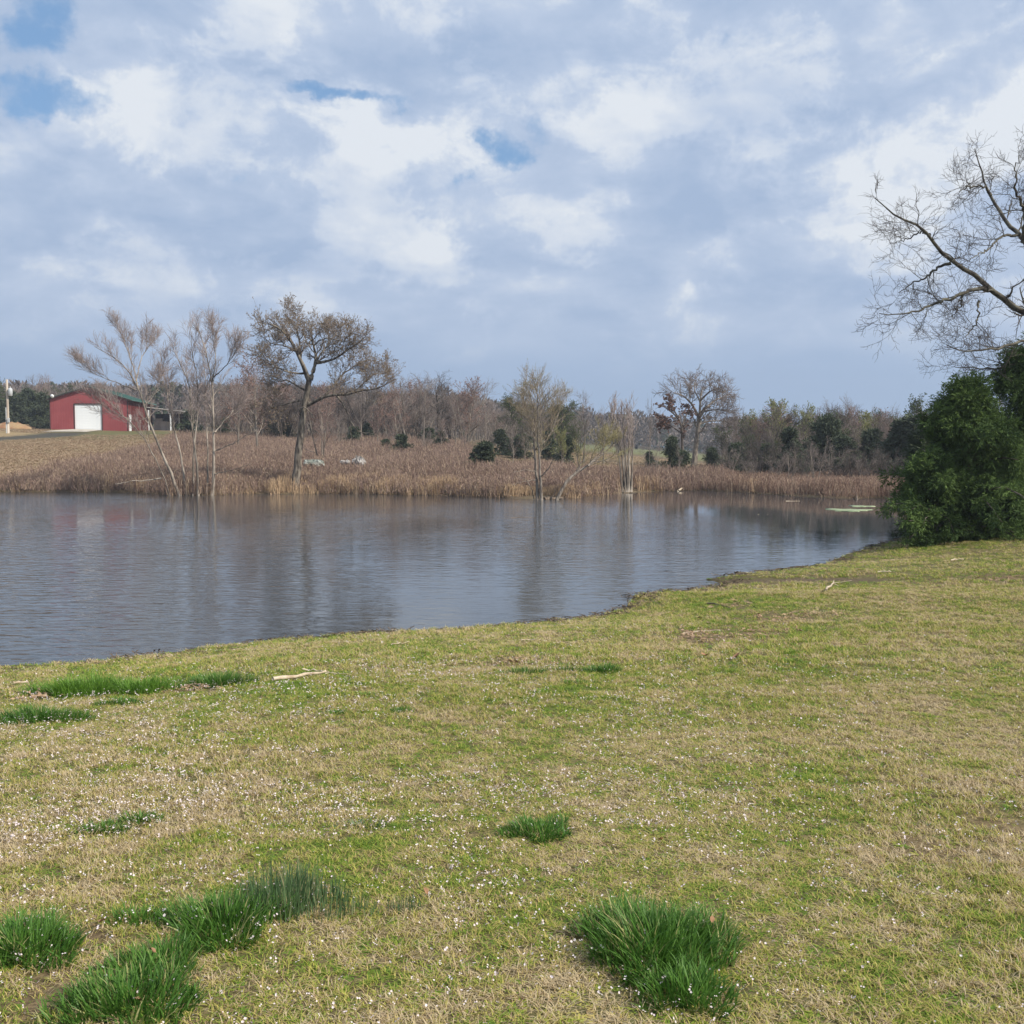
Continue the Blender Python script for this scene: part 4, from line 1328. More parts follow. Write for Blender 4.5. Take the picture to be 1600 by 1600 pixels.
# small dark evergreens (shared meshes)
_cp = {}


def evergreen(px, ytop, Y, wr, label, group=None, name='evergreen_tree', sink=.0):
    _cnt[0] += 1
    ytop -= 6
    i = _cnt[0]
    x_ = at(px, 700, Y)[0]
    zb = gz(x_, Y) - .05 - sink
    h = at(px, ytop, Y)[2] - zb
    key = i % 3
    if key not in _cp:
        root = cedar(name, label, (x_, Y, zb), 1.0, .36, 60 + key, M['cedar_far'], nb=44, group=group, card=.055, dens=.62, shape=.9, wl_=.16)
        _cp[key] = [(o.name.split('.')[0], o.data) for o in root.children]
        del_later = root
        for o in list(root.children):
            bpy.data.objects.remove(o)
        bpy.data.objects.remove(root)
    root = empty(name, (x_, Y, zb), label, 'bush' if 'bush' in name else 'tree', group, rz=(i * 2.4) % 6.28)
    root.scale = (h * wr, h * wr, h)
    for nm_, me in _cp[key]:
        link(nm_, me, None, root)
    return root


evergreen(755, 698, 66, 1.6, 'round dark evergreen bush in the weeds under the pale forked tree', name='evergreen_bush')
evergreen(627, 688, 84, 1.7, 'dark evergreen bush at the back of the weeds right of the tall budding tree', name='evergreen_bush')
evergreen(605, 694, 86, 1.8, 'squat evergreen bush touching a larger one at the back of the weeds', name='evergreen_bush')
evergreen(1286, 658, 72, .9, 'pointed dark evergreen rising in the wood behind the pale dead shrub', name='evergreen_tree')
evergreen(1236, 682, 70, 1.1, 'blunt dark evergreen in the wood left of the pointed one', name='evergreen_tree')
evergreen(1050, 692, 78, 1.0, 'dark evergreen at the foot of the rusty tree', name='evergreen_tree')
evergreen(1065, 712, 74, 1.4, 'low dark evergreen bush below the tall leafless tree', name='evergreen_bush')
evergreen(1015, 714, 90, 1.4, 'grey green bush in the field right of the slim willows', name='evergreen_bush')
evergreen(885, 690, 84, 1.2, 'green bush behind the yellowish willow', name='evergreen_bush')
evergreen(298, 648, 112, 1.2, 'dark evergreen right of the barn lean-to seen through the willow stems', name='evergreen_tree')
g4 = 'dark evergreens left of the barn'
for px, yt, Y, od in [(76, 630, 150, 'first'), (64, 624, 138, 'second'), (50, 616, 146, 'third'), (34, 626, 140, 'fourth'), (18, 622, 142, 'fifth'), (2, 630, 138, 'sixth')]:
    evergreen(px, yt, Y, 1.15, 'dark evergreen left of the red barn, %s in the row counting from its wall' % od, g4)
g5 = 'low evergreens along the back of the weeds'
L_ = [(352, 662, 112, 1.3), (428, 660, 110, 1.2), (447, 668, 104, 1.6), (552, 676, 100, 1.6), (576, 670, 106, 1.3), (668, 676, 102, 1.8), (688, 682, 96, 1.4), (783, 680, 96, 1.5), (812, 686, 92, 1.8), (858, 684, 94, 1.4)]
for (px, yt, Y, wr), lb_ in zip(L_, placed('low evergreen behind the weeds', [q_[0] for q_ in L_], MARKS_BANK)):
    evergreen(px, yt, Y, wr, lb_, g5, name='evergreen_bush')
g6 = 'dark evergreens at the foot of the wood'
L_ = [(1112, 708, 84), (1150, 700, 78), (1200, 704, 76), (1262, 696, 74), (1322, 690, 70), (1362, 684, 70), (1408, 668, 64), (1436, 660, 63)]
for (px, yt, Y), lb_ in zip(L_, placed('blackish evergreen low in the wood', [q_[0] for q_ in L_], MARKS_WOOD)):
    evergreen(px, yt, Y, 1.3, lb_, g6)
g7 = 'low bare brush before the dark wood'
L_ = [(1125, 716, 76), (1140, 700, 74), (1165, 706, 70), (1188, 696, 70), (1212, 712, 67), (1246, 700, 67), (1262, 716, 65), (1296, 700, 65), (1312, 712, 63), (1336, 702, 63), (1352, 716, 61), (1372, 700, 61), (1392, 706, 60), (1175, 720, 68), (1226, 688, 69)]
for (px, yt, Y), lb_ in zip(L_, placed('low bare brush before the wood', [q_[0] for q_ in L_], MARKS_WOOD)):
    wood('thicket', px, 0, yt, Y, lb_, g7, name='brush_thicket', mset='dusk' if _cnt[0] % 3 else 'bare', wx=1.3, cat='brush')

# ------------------------------------------------------------------ scrub woods behind the single trees (reads as one mass)
def scrub(name, n_, u0, u1, y0, y1, h0, h1, kinds, label, seed):
    rng = np.random.default_rng(seed)
    y = y0 + (y1 - y0) * rng.random(n_)
    x = (u0 + (u1 - u0) * rng.random(n_)) * y
    hh_ = (h0 + (h1 - h0) * rng.random(n_)) * (.7 + .5 * vnoise(x, y, 14, seed))
    meshes = []
    for kd, ms, part in kinds:
        for pr_ in PROTO[kd][:2]:
            # one joined mesh per piece: trunk, twigs and leaves
            me = bpy.data.meshes.new(name + '_piece')
            bm_ = __import__('bmesh').new()
            off = []
            for q_, me_ in enumerate(pr_):
                if me_ is None or (q_ == 2 and MATSETS[ms][2] is None):
                    continue
                nf = len(bm_.faces)
                bm_.from_mesh(me_)
                bm_.faces.ensure_lookup_table()
                for f_ in bm_.faces[nf:]:
                    f_.material_index = q_
            bm_.to_mesh(me)
            bm_.free()
            for q_ in range(3):
                me.materials.append(M[MATSETS[ms][q_] or MATSETS[ms][1]])
            meshes.append(me)
    scatter(name, np.stack([x, y, ground_z(x, y) - .2], 1), np.stack([np.zeros(n_), np.zeros(n_), rng.random(n_) * 6.28], 1),
            np.stack([hh_ * 1.15, hh_ * 1.15, hh_], 1), meshes, M['twig_grey'], label, 'woods')


MATSETS['dusk'] = ('bark_dark', 'twig_dark', None)
scrub('scrub_woods', 180, -.29, -.03, 102, 190, 4.5, 8.0, [('bare', 'bare', 0), ('thicket', 'bare', 0), ('thicket', 'dusk', 0), ('red', 'red', 0), ('bare', 'dusk', 0)],
      'dense leafless grey brown scrub woods filling the slope behind the weeds', 71)
scrub('scrub_woods', 60, -.03, .07, 112, 190, 4.0, 6.0, [('bare', 'bare', 0), ('thicket', 'bare', 0), ('pale', 'mid', 0)],
      'leafless scrub woods thinning out beside the green field', 72)
scrub('scrub_woods', 170, .225, .62, 78, 130, 4.0, 6.2, [('bare', 'dusk', 0), ('thicket', 'dusk', 0), ('thicket', 'bare', 0), ('pale', 'mid', 0), ('red', 'red', 0)],
      'dusky scrub woods massed behind the pond corner', 73)
scrub('scrub_woods', 70, -.66, -.36, 150, 200, 6.0, 9.0, [('bare', 'bare', 0), ('thicket', 'bare', 0), ('pale', 'mid', 0)],
      'leafless scrub woods on the rise behind the barn', 74)

# ------------------------------------------------------------------ wooded ridge far behind (reads as one mass)
def far_tree(seed, ever):
    rng = np.random.default_rng(seed)
    m_ = MB()
    n_ = 190 if ever else 150
    z = rng.random(n_) ** (.9 if ever else .7)
    rr = (.30 * (1 - z) + .06 if ever else .36 * np.sqrt(np.clip(1 - (2 * z - 1) ** 2, .08, 1))) * np.sqrt(rng.random(n_))
    a = rng.random(n_) * 6.28
    P = np.stack([rr * np.cos(a), rr * np.sin(a), .12 + .86 * z], 1)
    d = norm(np.stack([np.cos(a) * .6, np.sin(a) * .6, .9 * np.ones(n_) if not ever else .1 * np.ones(n_)], 1) + rng.normal(0, .4, (n_, 3)))
    sz = (.10 if ever else .13) * (.6 + .8 * rng.random(n_))
    Wv = norm(np.cross(d, rng.normal(size=d.shape))) * (sz * (.35 if ever else .16))[:, None]
    m_.cards(P, d * sz[:, None], Wv, rnd=np.clip(.35 * rng.random() + .65 * rng.random(n_), 0, 1))
    m_.tubes(np.array([[[0, 0, 0], [0, 0, .5], [0, 0, .9]]]), np.array([[.014, .01, .004]]), 4, rnd=.3)
    return m_


def ridge(name, n_, ever, y0, y1, u0, u1, hgt, mt, label, fcut=None):
    y = np.sqrt(y0 ** 2 + (y1 ** 2 - y0 ** 2) * RNG.random(n_))
    x = (u0 + (u1 - u0) * RNG.random(n_)) * y
    keep = np.ones(n_, bool)
    if fcut is not None:
        keep = fcut(x, y)
    x, y = x[keep], y[keep]
    k_ = len(x)
    h = hgt * (.7 + .6 * RNG.random(k_))
    ww = h * (.8 + .4 * RNG.random(k_))
    scatter(name, np.stack([x, y, ground_z(x, y) - .3], 1), np.stack([np.zeros(k_), np.zeros(k_), RNG.random(k_) * 6.28], 1),
            np.stack([ww, ww, h], 1), [far_tree(900 + i + 50 * ever, ever) for i in range(6)], mt, label, 'woods')


M['far_bare'] = mat('far_bare', (.115, .095, .088), (.21, .172, .155), .02, by='attr')
M['far_pine'] = mat('far_pine', (.035, .05, .03), (.075, .095, .05), .02, by='attr')
ridge('ridge_woods', 5200, False, 215, 640, -.75, .7, 9.0, M['far_bare'], 'leafless grey brown woods covering the distant ridge',
      lambda x, y: (x / y < -.02) | (y > 300))
ridge('ridge_pines', 1500, True, 215, 640, -.75, .7, 9.5, M['far_pine'], 'dark pines scattered over the distant wooded ridge',
      lambda x, y: ((x / y < -.02) | (y > 300)) & (vnoise(x, y, 60, 51) > .42))

# ------------------------------------------------------------------ barn
YBN = 130.0
M['barn_red'] = mat('barn_red', (.27, .058, .062), (.31, .074, .076), .6, rough=.55, spec=.35)
M['barn_red_shaded'] = mat('barn_red_shaded', (.10, .022, .02), (.17, .04, .036), .8, rough=.7)  # barn red darkened: the right wall's shade is put into its colour
M['barn_roof'] = mat('barn_roof', (.045, .12, .10), (.07, .15, .125), .5, rough=.5, spec=.4)
M['white_paint'] = mat('white_paint', (.74, .77, .78), (.82, .84, .84), .5, rough=.5, spec=.3)
M['galv'] = mat('galv', (.34, .32, .30), (.46, .44, .42), 1.5, rough=.5)
M['concrete'] = mat('concrete', (.42, .38, .31), (.55, .50, .42), 1.2, rough=.9)
M['dark_trim'] = mat('dark_trim', (.05, .035, .033))
M['wood_pole'] = mat('wood_pole', (.36, .30, .24), (.52, .45, .37), 4, stretch=(1, 1, .1), bump=.3)
M['steel'] = mat('steel', (.45, .47, .48), (.58, .60, .60), 3, rough=.45, spec=.5)
M['orange_soil'] = mat('orange_soil', (.28, .14, .075), (.36, .25, .14), .9, bump=.6)
fl = at(78, 669, YBN)
fr2 = at(191, 672, YBN - .5)
bz = gz((fl[0] + fr2[0]) / 2, YBN)
yaw = math.atan2(fr2[1] - fl[1], fr2[0] - fl[0]) + R(9.5)
Wb = 9.6
Lb_ = 13.0
barn = empty('barn', (fl[0], fl[1], bz - .1), 'red metal barn with white roll up door and green roof', 'barn', rz=yaw)
He, Hr = 4.0, 5.55
# walls as thick shells with real corrugation ribs on the front
m_ = MB()
T_ = .12
dx0, dx1, dh = 3.05, 6.35, 3.35
front = [((0 + dx0) / 2, dx0, None)]
def slab_gable(mb, x0, x1, z0):
    def rz_(x): return He + (Hr - He) * (1 - abs(x - Wb / 2) / (Wb / 2))
    xs = [x0] + ([Wb / 2] if x0 < Wb / 2 < x1 else []) + [x1]
    for a, b in zip(xs[:-1], xs[1:]):
        v = [[a, 0, z0], [b, 0, z0], [b, 0, rz_(b)], [a, 0, rz_(a)], [a, T_, z0], [b, T_, z0], [b, T_, rz_(b)], [a, T_, rz_(a)]]
        mb.add(v, [[0, 1, 2, 3], [5, 4, 7, 6], [4, 0, 3, 7], [1, 5, 6, 2], [3, 2, 6, 7], [4, 5, 1, 0]])
slab_gable(m_, 0, dx0, 0)
slab_gable(m_, dx0 + .002, dx1, dh)
slab_gable(m_, dx1 + .002, Wb, 0)
fw = m_.build('front_wall', M['barn_red'], barn, smooth=False)
rb_ = MB()
for x_ in np.arange(.3, Wb, .3):
    if dx0 - .05 < x_ < dx1 + .05:
        z0 = dh + .12
    else:
        z0 = .05
    zt = He + (Hr - He) * (1 - abs(x_ - Wb / 2) / (Wb / 2)) - .05
    rb_.box((x_, -.012, (z0 + zt) / 2), (.04, .02, zt - z0))
rb_.build('siding_ribs', M['barn_red'], fw, smooth=False)
sw = MB().box((Wb - T_ / 2, Lb_ / 2 + T_, He / 2), (T_, Lb_, He)).build('side_wall', M['barn_red_shaded'], barn, smooth=False)
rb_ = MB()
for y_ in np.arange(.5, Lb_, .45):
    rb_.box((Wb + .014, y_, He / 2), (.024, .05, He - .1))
rb_.build('siding_ribs', M['barn_red_shaded'], sw, smooth=False)
MB().box((T_ / 2, Lb_ / 2 + T_, He / 2), (T_, Lb_, He)).build('side_wall', M['barn_red'], barn, smooth=False)
m_ = MB()
slab_gable(m_, T_, Wb - T_, 0)
bw = m_.build('back_wall', M['barn_red'], barn, smooth=False)
bw.location = (0, Lb_ + T_, 0)
ov, ef = .55, .35
m_ = MB()
sl = (Hr - He) / (Wb / 2)
for s_ in (0, 1):
    xa, xb = (Wb / 2, Wb + ov) if s_ else (-ov * .4, Wb / 2)
    za, zb_ = (Hr, Hr - sl * (xb - Wb / 2)) if s_ else (Hr - sl * (Wb / 2 - xa), Hr)
    v = []
    for dz in (.03, .13):
        v += [[xa, -ef, za + dz], [xb, -ef, zb_ + dz], [xb, Lb_ + .5, zb_ + dz], [xa, Lb_ + .5, za + dz]]
    m_.add(v, [[0, 3, 2, 1], [4, 5, 6, 7], [0, 1, 5, 4], [1, 2, 6, 5], [2, 3, 7, 6], [3, 0, 4, 7]])
rf = m_.build('roof', M['barn_roof'], barn, smooth=False)
m_ = MB()
for y_ in np.arange(0, Lb_ + .4, .6):
    xa, xb = Wb / 2 + .1, Wb + ov - .02
    v = [[xa, y_, Hr - sl * .1 + .131], [xb, y_, Hr - sl * (xb - Wb / 2) + .131], [xb, y_ + .05, Hr - sl * (xb - Wb / 2) + .131], [xa, y_ + .05, Hr - sl * .1 + .131]]
    v += [[a, b, c + .04] for a, b, c in v]
    m_.add(v, [[4, 5, 6, 7], [0, 1, 5, 4], [1, 2, 6, 5], [2, 3, 7, 6], [3, 0, 4, 7]])
m_.build('roof_ribs', M['barn_roof'], rf, smooth=False)
m_ = MB()
for s_ in (0, 1):
    xa, xb = (Wb / 2, Wb + ov) if s_ else (-ov * .4, Wb / 2)
    za, zb_ = (Hr, Hr - sl * (xb - Wb / 2)) if s_ else (Hr - sl * (Wb / 2 - xa), Hr)
    v = [[xa, -ef - .03, za - .09], [xb, -ef - .03, zb_ - .09], [xb, -ef - .03, zb_ + .10], [xa, -ef - .03, za + .10]]
    v += [[a, b + .028, c] for a, b, c in v]
    m_.add(v, [[0, 1, 2, 3], [5, 4, 7, 6], [4, 0, 3, 7], [1, 5, 6, 2], [3, 2, 6, 7], [4, 5, 1, 0]])
m_.build('rake_trim', M['dark_trim'], rf, smooth=False)
# roll-up door of horizontal slats
door = MB().box(((dx0 + dx1) / 2, .10, dh / 2), (dx1 - dx0 - .02, .04, dh - .02)).build('door', M['white_paint'], barn, smooth=False)
slat_me = MB().box((0, 0, 0), (dx1 - dx0 - .04, .03, .316)).mesh('slat', smooth=False)
slat_me.materials.append(M['white_paint'])
for i in range(10):
    s_ = link('slat', slat_me, None, door, ((dx0 + dx1) / 2,   .078, .19 + i * .325))
m_ = MB()
m_.box((dx0 - .05, -.03, dh / 2 + .04), (.10, .06, dh + .08)).box((dx1 + .05, -.03, dh / 2 + .04), (.10, .06, dh + .08)).box(((dx0 + dx1) / 2, -.03, dh + .07), (dx1 - dx0 - .002, .06, .12))
m_.build('door_frame', M['dark_trim'], barn, smooth=False)
m_ = MB()
for x_ in (.05, Wb - .05):
    MB().box((x_, -.03, He / 2), (.10, .05, He - .02)).build('corner_trim', M['dark_trim'], barn, smooth=False)
MB().box((Wb + .045, .75, 1.05), (.07, .95, 2.1)).build('side_door', M['white_paint'], barn, smooth=False)
m_ = MB().box((.55, -.22, He + .42), (.08, .45, .08)).tubes(np.array([[[.55, -.38, He + .40], [.55, -.52, He + .36], [.55, -.60, He + .34]]]), np.array([[.12, .20, .24]]), 12)
m_.build('floodlight', M['white_paint'], barn)
# open lean-to at the back of the barn's side
lt = MB()
v = [[Wb + .1, 8.6, 3.35], [Wb + 5.6, 8.6, 2.75], [Wb + 5.6, 14.5, 2.75], [Wb + .1, 14.5, 3.35]]
v += [[a, b, c + .12] for a, b, c in v]
lt.add(v, [[0, 3, 2, 1], [4, 5, 6, 7], [0, 1, 5, 4], [1, 2, 6, 5], [2, 3, 7, 6], [3, 0, 4, 7]])
lr = lt.build('lean_to_roof', M['galv'], barn, smooth=False)
pm = MB().box((0, 0, 0), (.16, .16, 3.6)).mesh('post', smooth=False)
pm.materials.append(M['white_paint'])
for a, b in ((Wb + .5, 8.7), (Wb + 3.4, 8.7), (Wb + 5.4, 8.75), (Wb + 5.4, 14.3), (Wb + 3.4, 14.3)):
    link('post', pm, None, barn, (a, b, 1.25 - (a - Wb) * .06))
MB().box((Wb + 2.8, 14.4, 1.4), (5.2, .1, 2.6)).build('lean_to_wall', M['dark_trim'], barn, smooth=False)
m_ = MB().box((Wb + 1.5, 12, .9), (1.8, 1.6, 1.3)).box((Wb + 1.2, 11.8, 1.75), (.9, .9, .4))
m_.build('stored_crates', M['galv'], barn, smooth=False)

# concrete apron, power pole, soil mound
aw = np.array([hit(*p) for p in [(82, 679), (112, 680), (142, 672), (115, 671)]])
ap = np.array([fl + np.array([math.cos(yaw), math.sin(yaw), 0]) * a + np.array([math.sin(yaw), -math.cos(yaw), 0]) * b for a, b in ((dx0 - .2, .02), (dx1 + .1, .02), (dx1 - .3, 5.5), (dx0 - 2.0, 6.5))])
nn = 10
V = []
for i in range(nn + 1):
    for j in range(nn + 1):
        s_, t_ = i / nn, j / nn
        p = (ap[0] * (1 - s_) + ap[1] * s_) * (1 - t_) + (ap[3] * (1 - s_) + ap[2] * s_) * t_
        V.append([p[0], p[1], max(gz(p[0], p[1]) + .06, (bz + .0) * (1 - t_) - 9 * t_)])
Q = [[i * (nn + 1) + j, (i + 1) * (nn + 1) + j, (i + 1) * (nn + 1) + j + 1, i * (nn + 1) + j + 1] for i in range(nn) for j in range(nn)]
V2 = [[a, b, c - .2] for a, b, c in V]
apm = MB().add(V, Q)
tag(apm.build('concrete_apron', M['concrete']), kind='structure')

pp = hit(13, 677)
pole = empty('power_pole', pp, 'pale wooden power pole with a small transformer left of the barn', 'utility pole')
hp = at(13, 593, pp[1])[2] - pp[2]
MB().tubes(np.array([[[0, 0, -.2], [0, 0, hp * .5], [.0, 0, hp]]]), np.array([[.16, .14, .12]]), 12).build('pole', M['wood_pole'], pole)
tf = MB().tubes(np.array([[[.42, -.1, hp - 1.9], [.42, -.1, hp - 1.86], [.42, -.1, hp - 1.1], [.42, -.1, hp - 1.0]]]), np.array([[.16, .24, .24, .15]]), 12).build('transformer', M['steel'], pole)
MB().box((.25, -.1, hp - 1.5), (.30, .08, .08)).build('bracket', M['steel'], tf, smooth=False)
MB().tubes(np.array([[[.42, -.1, hp - 1.0], [.42, -.1, hp - .8]]]), np.array([[.04, .03]]), 8).build('bushing', M['steel'], tf)
MB().box((.16, -.18, 1.5), (.22, .16, .5)).build('meter_box', M['steel'], pole, smooth=False)
MB().tubes(np.array([[[-.17, -.1, .0], [-.16, -.1, 1.5], [-.14, -.1, 3.0]]]), np.array([[.04, .04, .04]]), 6).build('conduit', M['steel'], pole)

mp = hit(0, 672)
rng = np.random.default_rng(5)
na_, nr_ = 28, 10
V = [[0, 0, .85]]
for i in range(1, nr_ + 1):
    for j in range(na_):
        a = j / na_ * 6.283
        r_ = i / nr_
        V.append([3.4 * r_ * math.cos(a), 1.8 * r_ * math.sin(a), .85 * (1 - r_ ** 1.6) + .09 * rng.normal() * (r_ < .95) - .3 * (r_ >= 1)])
T3 = [[0, 1 + j, 1 + (j + 1) % na_] for j in range(na_)]
Q4 = [[1 + i * na_ + j, 1 + (i + 1) * na_ + j, 1 + (i + 1) * na_ + (j + 1) % na_, 1 + i * na_ + (j + 1) % na_] for i in range(nr_ - 1) for j in range(na_)]
mo = MB().add(V, Q4, T3).build('soil_mound', M['orange_soil'], None, loc=(mp[0] - 1.2, mp[1] + 5, gz(mp[0], mp[1] + 5)))
tag(mo, 'orange soil mound behind the power pole', 'soil mound')


# ------------------------------------------------------------------ tufts of greener grass in the lawn
def tuft(px, py, wpx, hcm, mt, label, seed, dens=1.0, group=None, ey=.6, lean=.7, wd=.0064):
    """a clump of long blades; (px,py) is the middle of its footprint, wpx its width in photograph pixels"""
    c = hit(px, py)
    ex = wpx / 1600.0 * np.hypot(c[0], c[1]) * .5
    rng = np.random.default_rng(seed)
    area = math.pi * ex * ex * ey
    hcm = hcm * .80
    n_ = int(np.clip(area * 11500 * dens, 90, 3200))
    q_ = np.sqrt(rng.random(n_))
    a = rng.random(n_) * 6.283
    edge = 1 + .22 * np.sin(a * 3 + seed) + .15 * np.sin(a * 5 + 2 * seed)
    X, Yv = q_ * np.cos(a) * ex * edge, q_ * np.sin(a) * ex * ey * edge
    Z = ground_z(c[0] + X, c[1] + Yv) - c[2] - .005
    clump = vnoise(X + c[0], Yv + c[1], .07, seed % 50)
    h = hcm / 100 * (.5 + .75 * rng.random(n_)) * (1 - .45 * q_ ** 3) * (.65 + .6 * clump)
    az = a + rng.normal(0, .9, n_)
    ln = lean * (.25 + .75 * rng.random(n_)) * (.5 + .7 * q_) * h
    dr = np.stack([np.cos(az), np.sin(az), np.zeros(n_)], 1)
    b = az + math.pi / 2 + rng.normal(0, .6, n_)
    sdv = np.stack([np.cos(b), np.sin(b), np.zeros(n_)], 1)
    P0 = np.stack([X, Yv, Z], 1)
    k = 4
    rows = []
    sc_ = wd * (.6 + .7 * rng.random(n_))
    for i in range(k + 1):
        f = i / k
        cc_ = P0 + dr * (ln * 1.3 * f ** 1.9)[:, None] + np.array([0, 0, 1.0]) * (h * (f - .28 * f * f * ln / h))[:, None]
        wv = sdv * (sc_ * ((1 - f ** 1.8) * .5 + .03))[:, None]
        rows += [cc_ - wv, cc_ + wv]
    V = np.stack(rows, 1)
    bi = np.arange(n_)[:, None] * (2 * (k + 1))
    Q = np.concatenate([bi + np.array([[2 * i, 2 * i + 1, 2 * i + 3, 2 * i + 2]]) for i in range(k)])
    mb = MB().add(V.reshape(-1, 3), Q, rnd=np.repeat(np.clip(rng.random(n_) * .7 + .3 * clump, 0, 1), 2 * (k + 1)))
    o = mb.build('grass_tuft', mt, None, loc=c)
    return tag(o, label, 'grass tuft', group)


tuft(1020, 1488, 200, 17, M['tuft'], 'largest thick green grass tuft in the foreground', 71, 1.0, ey=1.15)
tuft(1105, 1470, 95, 11, M['tuft'], 'lobe of green grass joined to the back edge of the largest tuft', 72, 1.0, ey=1.1)
tuft(1075, 1556, 150, 14, M['tuft'], 'small green grass lobe at the front foot of the largest tuft', 73, 1.0, ey=.9)
tuft(935, 1462, 70, 12, M['tuft'], 'narrow green grass lobe at the shaded edge of the largest tuft', 81, 1.0, ey=1.1)
tuft(843, 1302, 105, 9, M['tuft'], 'compact dark green tuft alone in the middle of the flowers', 74, 1.1, ey=.9)
tuft(350, 1450, 180, 13, M['tuft'], 'dense green tuft adjoining the wispy blue green grass', 75, 1.0, ey=1.0)
tuft(450, 1415, 150, 19, M['tuft_blue'], 'wispy blue green grass fan behind the dense tuft', 76, .75, lean=.22, wd=.0042, ey=.9)
tuft(525, 1430, 120, 13, M['tuft_blue'], 'thin blue green wisps trailing off beside the grass fan', 77, .4, lean=.22, wd=.0036)
tuft(630, 1425, 60, 9, M['tuft_blue'], 'sparse lone blue green wisp beyond the grass fan', 82, .5, lean=.22, wd=.0034)
tuft(35, 1490, 160, 14, M['tuft'], 'wide green tuft cut by the picture edge', 78, 1.0, ey=1.0)
tuft(205, 1572, 210, 11, M['tuft'], 'broad low green tuft in the bottom corner with white flowers on it', 79, .95, ey=.9)
tuft(245, 1515, 150, 10, M['tuft'], 'green tuft linking the dense tuft to the bottom corner', 80, .9, ey=.9)
tuft(215, 1440, 90, 9, M['tuft'], 'thin green patch left of the dense tuft', 83, .6)
tuft(222, 1284, 62, 9, M['tuft'], 'small green tuft, the farther half of a joined pair among flowers', 84, 1.2)
tuft(165, 1298, 75, 8, M['tuft'], 'small green tuft, the nearer half of a joined pair among flowers', 85, 1.2)
tuft(570, 1292, 75, 5, M['tuft_blue'], 'faint grey green tuft among the flowers beyond the grass fan', 86, .5)
tuft(125, 1083, 130, 20, M['tuft_yel'], 'bright yellow green tuft near the water, wide half', 87, .8)
tuft(225, 1080, 95, 17, M['tuft_yel'], 'bright yellow green tuft near the water, narrow half', 88, .8)
tuft(343, 1069, 95, 15, M['tuft'], 'bright green tuft beside the broken pale branch', 89, .9)
tuft(65, 1125, 140, 13, M['tuft'], 'flat green grass strip at the picture edge below the bright tufts', 90, .7, ey=.5)
tuft(190, 1100, 80, 8, M['tuft'], 'low green strip below the bright yellow green tufts', 91, .6, ey=.4)
tuft(940, 1050, 60, 12, M['tuft'], 'small bright tuft in the middle of the lawn, the tallest of its row', 92, .8)
tuft(820, 1052, 70, 8, M['tuft'], 'faint green patch left end of the row in the middle of the lawn', 93, .6, ey=.4)
tuft(885, 1048, 55, 8, M['tuft'], 'faint green patch in the middle of the lawn row', 94, .6, ey=.4)
tuft(905, 1068, 60, 6, M['tuft_yel'], 'small low green patch just below the lawn row', 95, .6, ey=.4)
tuft(848, 1082, 30, 6, M['tuft_yel'], 'tiny green tuft below the lawn row', 96, .8)
tuft(627, 1112, 36, 7, M['tuft'], 'tiny dark green tuft in the plain lawn', 97, .9)
tuft(527, 1115, 38, 6, M['tuft'], 'tiny dull green tuft left of another in the plain lawn', 98, .8)
tuft(576, 1087, 28, 6, M['tuft_yel'], 'tiny pale green tuft up the lawn from the dark ones', 99, .7)


# ------------------------------------------------------------------ sticks, leaves and odds and ends
def stick(pts_px, r0, label, mt, name='fallen_stick', lift=.02, rag=.01, twigs=0, seed=1):
    rng = np.random.default_rng(seed)
    r0 = r0 * .75
    P = np.array([hit(*p) for p in pts_px])
    P[:, 2] += lift + r0 * .5
    base = P[0].copy()
    L = resample(P - base, 9) + rng.normal(0, rag, (9, 3)) * np.array([1, 1, .5])
    mb = MB().tubes(L[None], (r0 * np.linspace(1, .45, 9) * (1 + .25 * rng.normal(size=9)))[None], 7)
    if twigs:
        C, CR = grow(L[None], (r0 * np.linspace(1, .5, 9))[None], twigs, .3, .95, .8, np.linalg.norm(L[-1]) * .35, 5, .05, .15, .6, rng)
        mb.tubes(C, CR, 5)
    return tag(mb.build(name, mt, None, loc=base), label, 'stick')


M['splinter'] = mat('splinter', (.40, .31, .21), (.64, .54, .40), 14, bump=.3)
stick([(423, 1066), (450, 1064), (480, 1058), (510, 1056)], .026, 'thick pale broken branch lying in the grass near the water', M['splinter'], name='broken_branch', seed=3, rag=.012)
stick([(474, 1051), (492, 1052), (512, 1054)], .012, 'short pale stick just behind the broken branch', M['splinter'], seed=4)
stick([(510, 1056), (530, 1056), (546, 1057)], .008, 'thin twig trailing from the end of the broken branch', M['deadwood'], seed=5)
stick([(1290, 927), (1300, 920), (1304, 913)], .020, 'forked grey stick standing out near the mud streak', M['deadwood'], twigs=2, seed=6, lift=.05)
stick([(1372, 896), (1392, 895)], .022, 'short pale stick on the grass below the broad cedar', M['splinter'], seed=7)
stick([(1487, 877), (1505, 876)], .022, 'short pale stick on the grass near the taller cedar', M['splinter'], seed=8)
stick([(1068, 992), (1110, 990), (1125, 989)], .012, 'long bleached stick on the bare reddish soil', M['deadwood'], seed=9)
stick([(1105, 945), (1135, 949), (1140, 952)], .012, 'dark crooked stick on the lawn near the inlet', M['deadwood_dark'], seed=10, twigs=2)
stick([(20, 1072), (48, 1070)], .018, 'pale stick near the waterline at the picture edge', M['splinter'], seed=11)
stick([(610, 1010), (640, 1007)], .009, 'thin straw coloured stick close to the waterline', M['splinter'], seed=13)
stick([(815, 1004), (845, 1003)], .009, 'thin pale stick lying on the lawn above the green row', M['splinter'], seed=14)
stick([(1180, 921), (1195, 924)], .012, 'short stick beside the inlet mud', M['splinter'], seed=15)

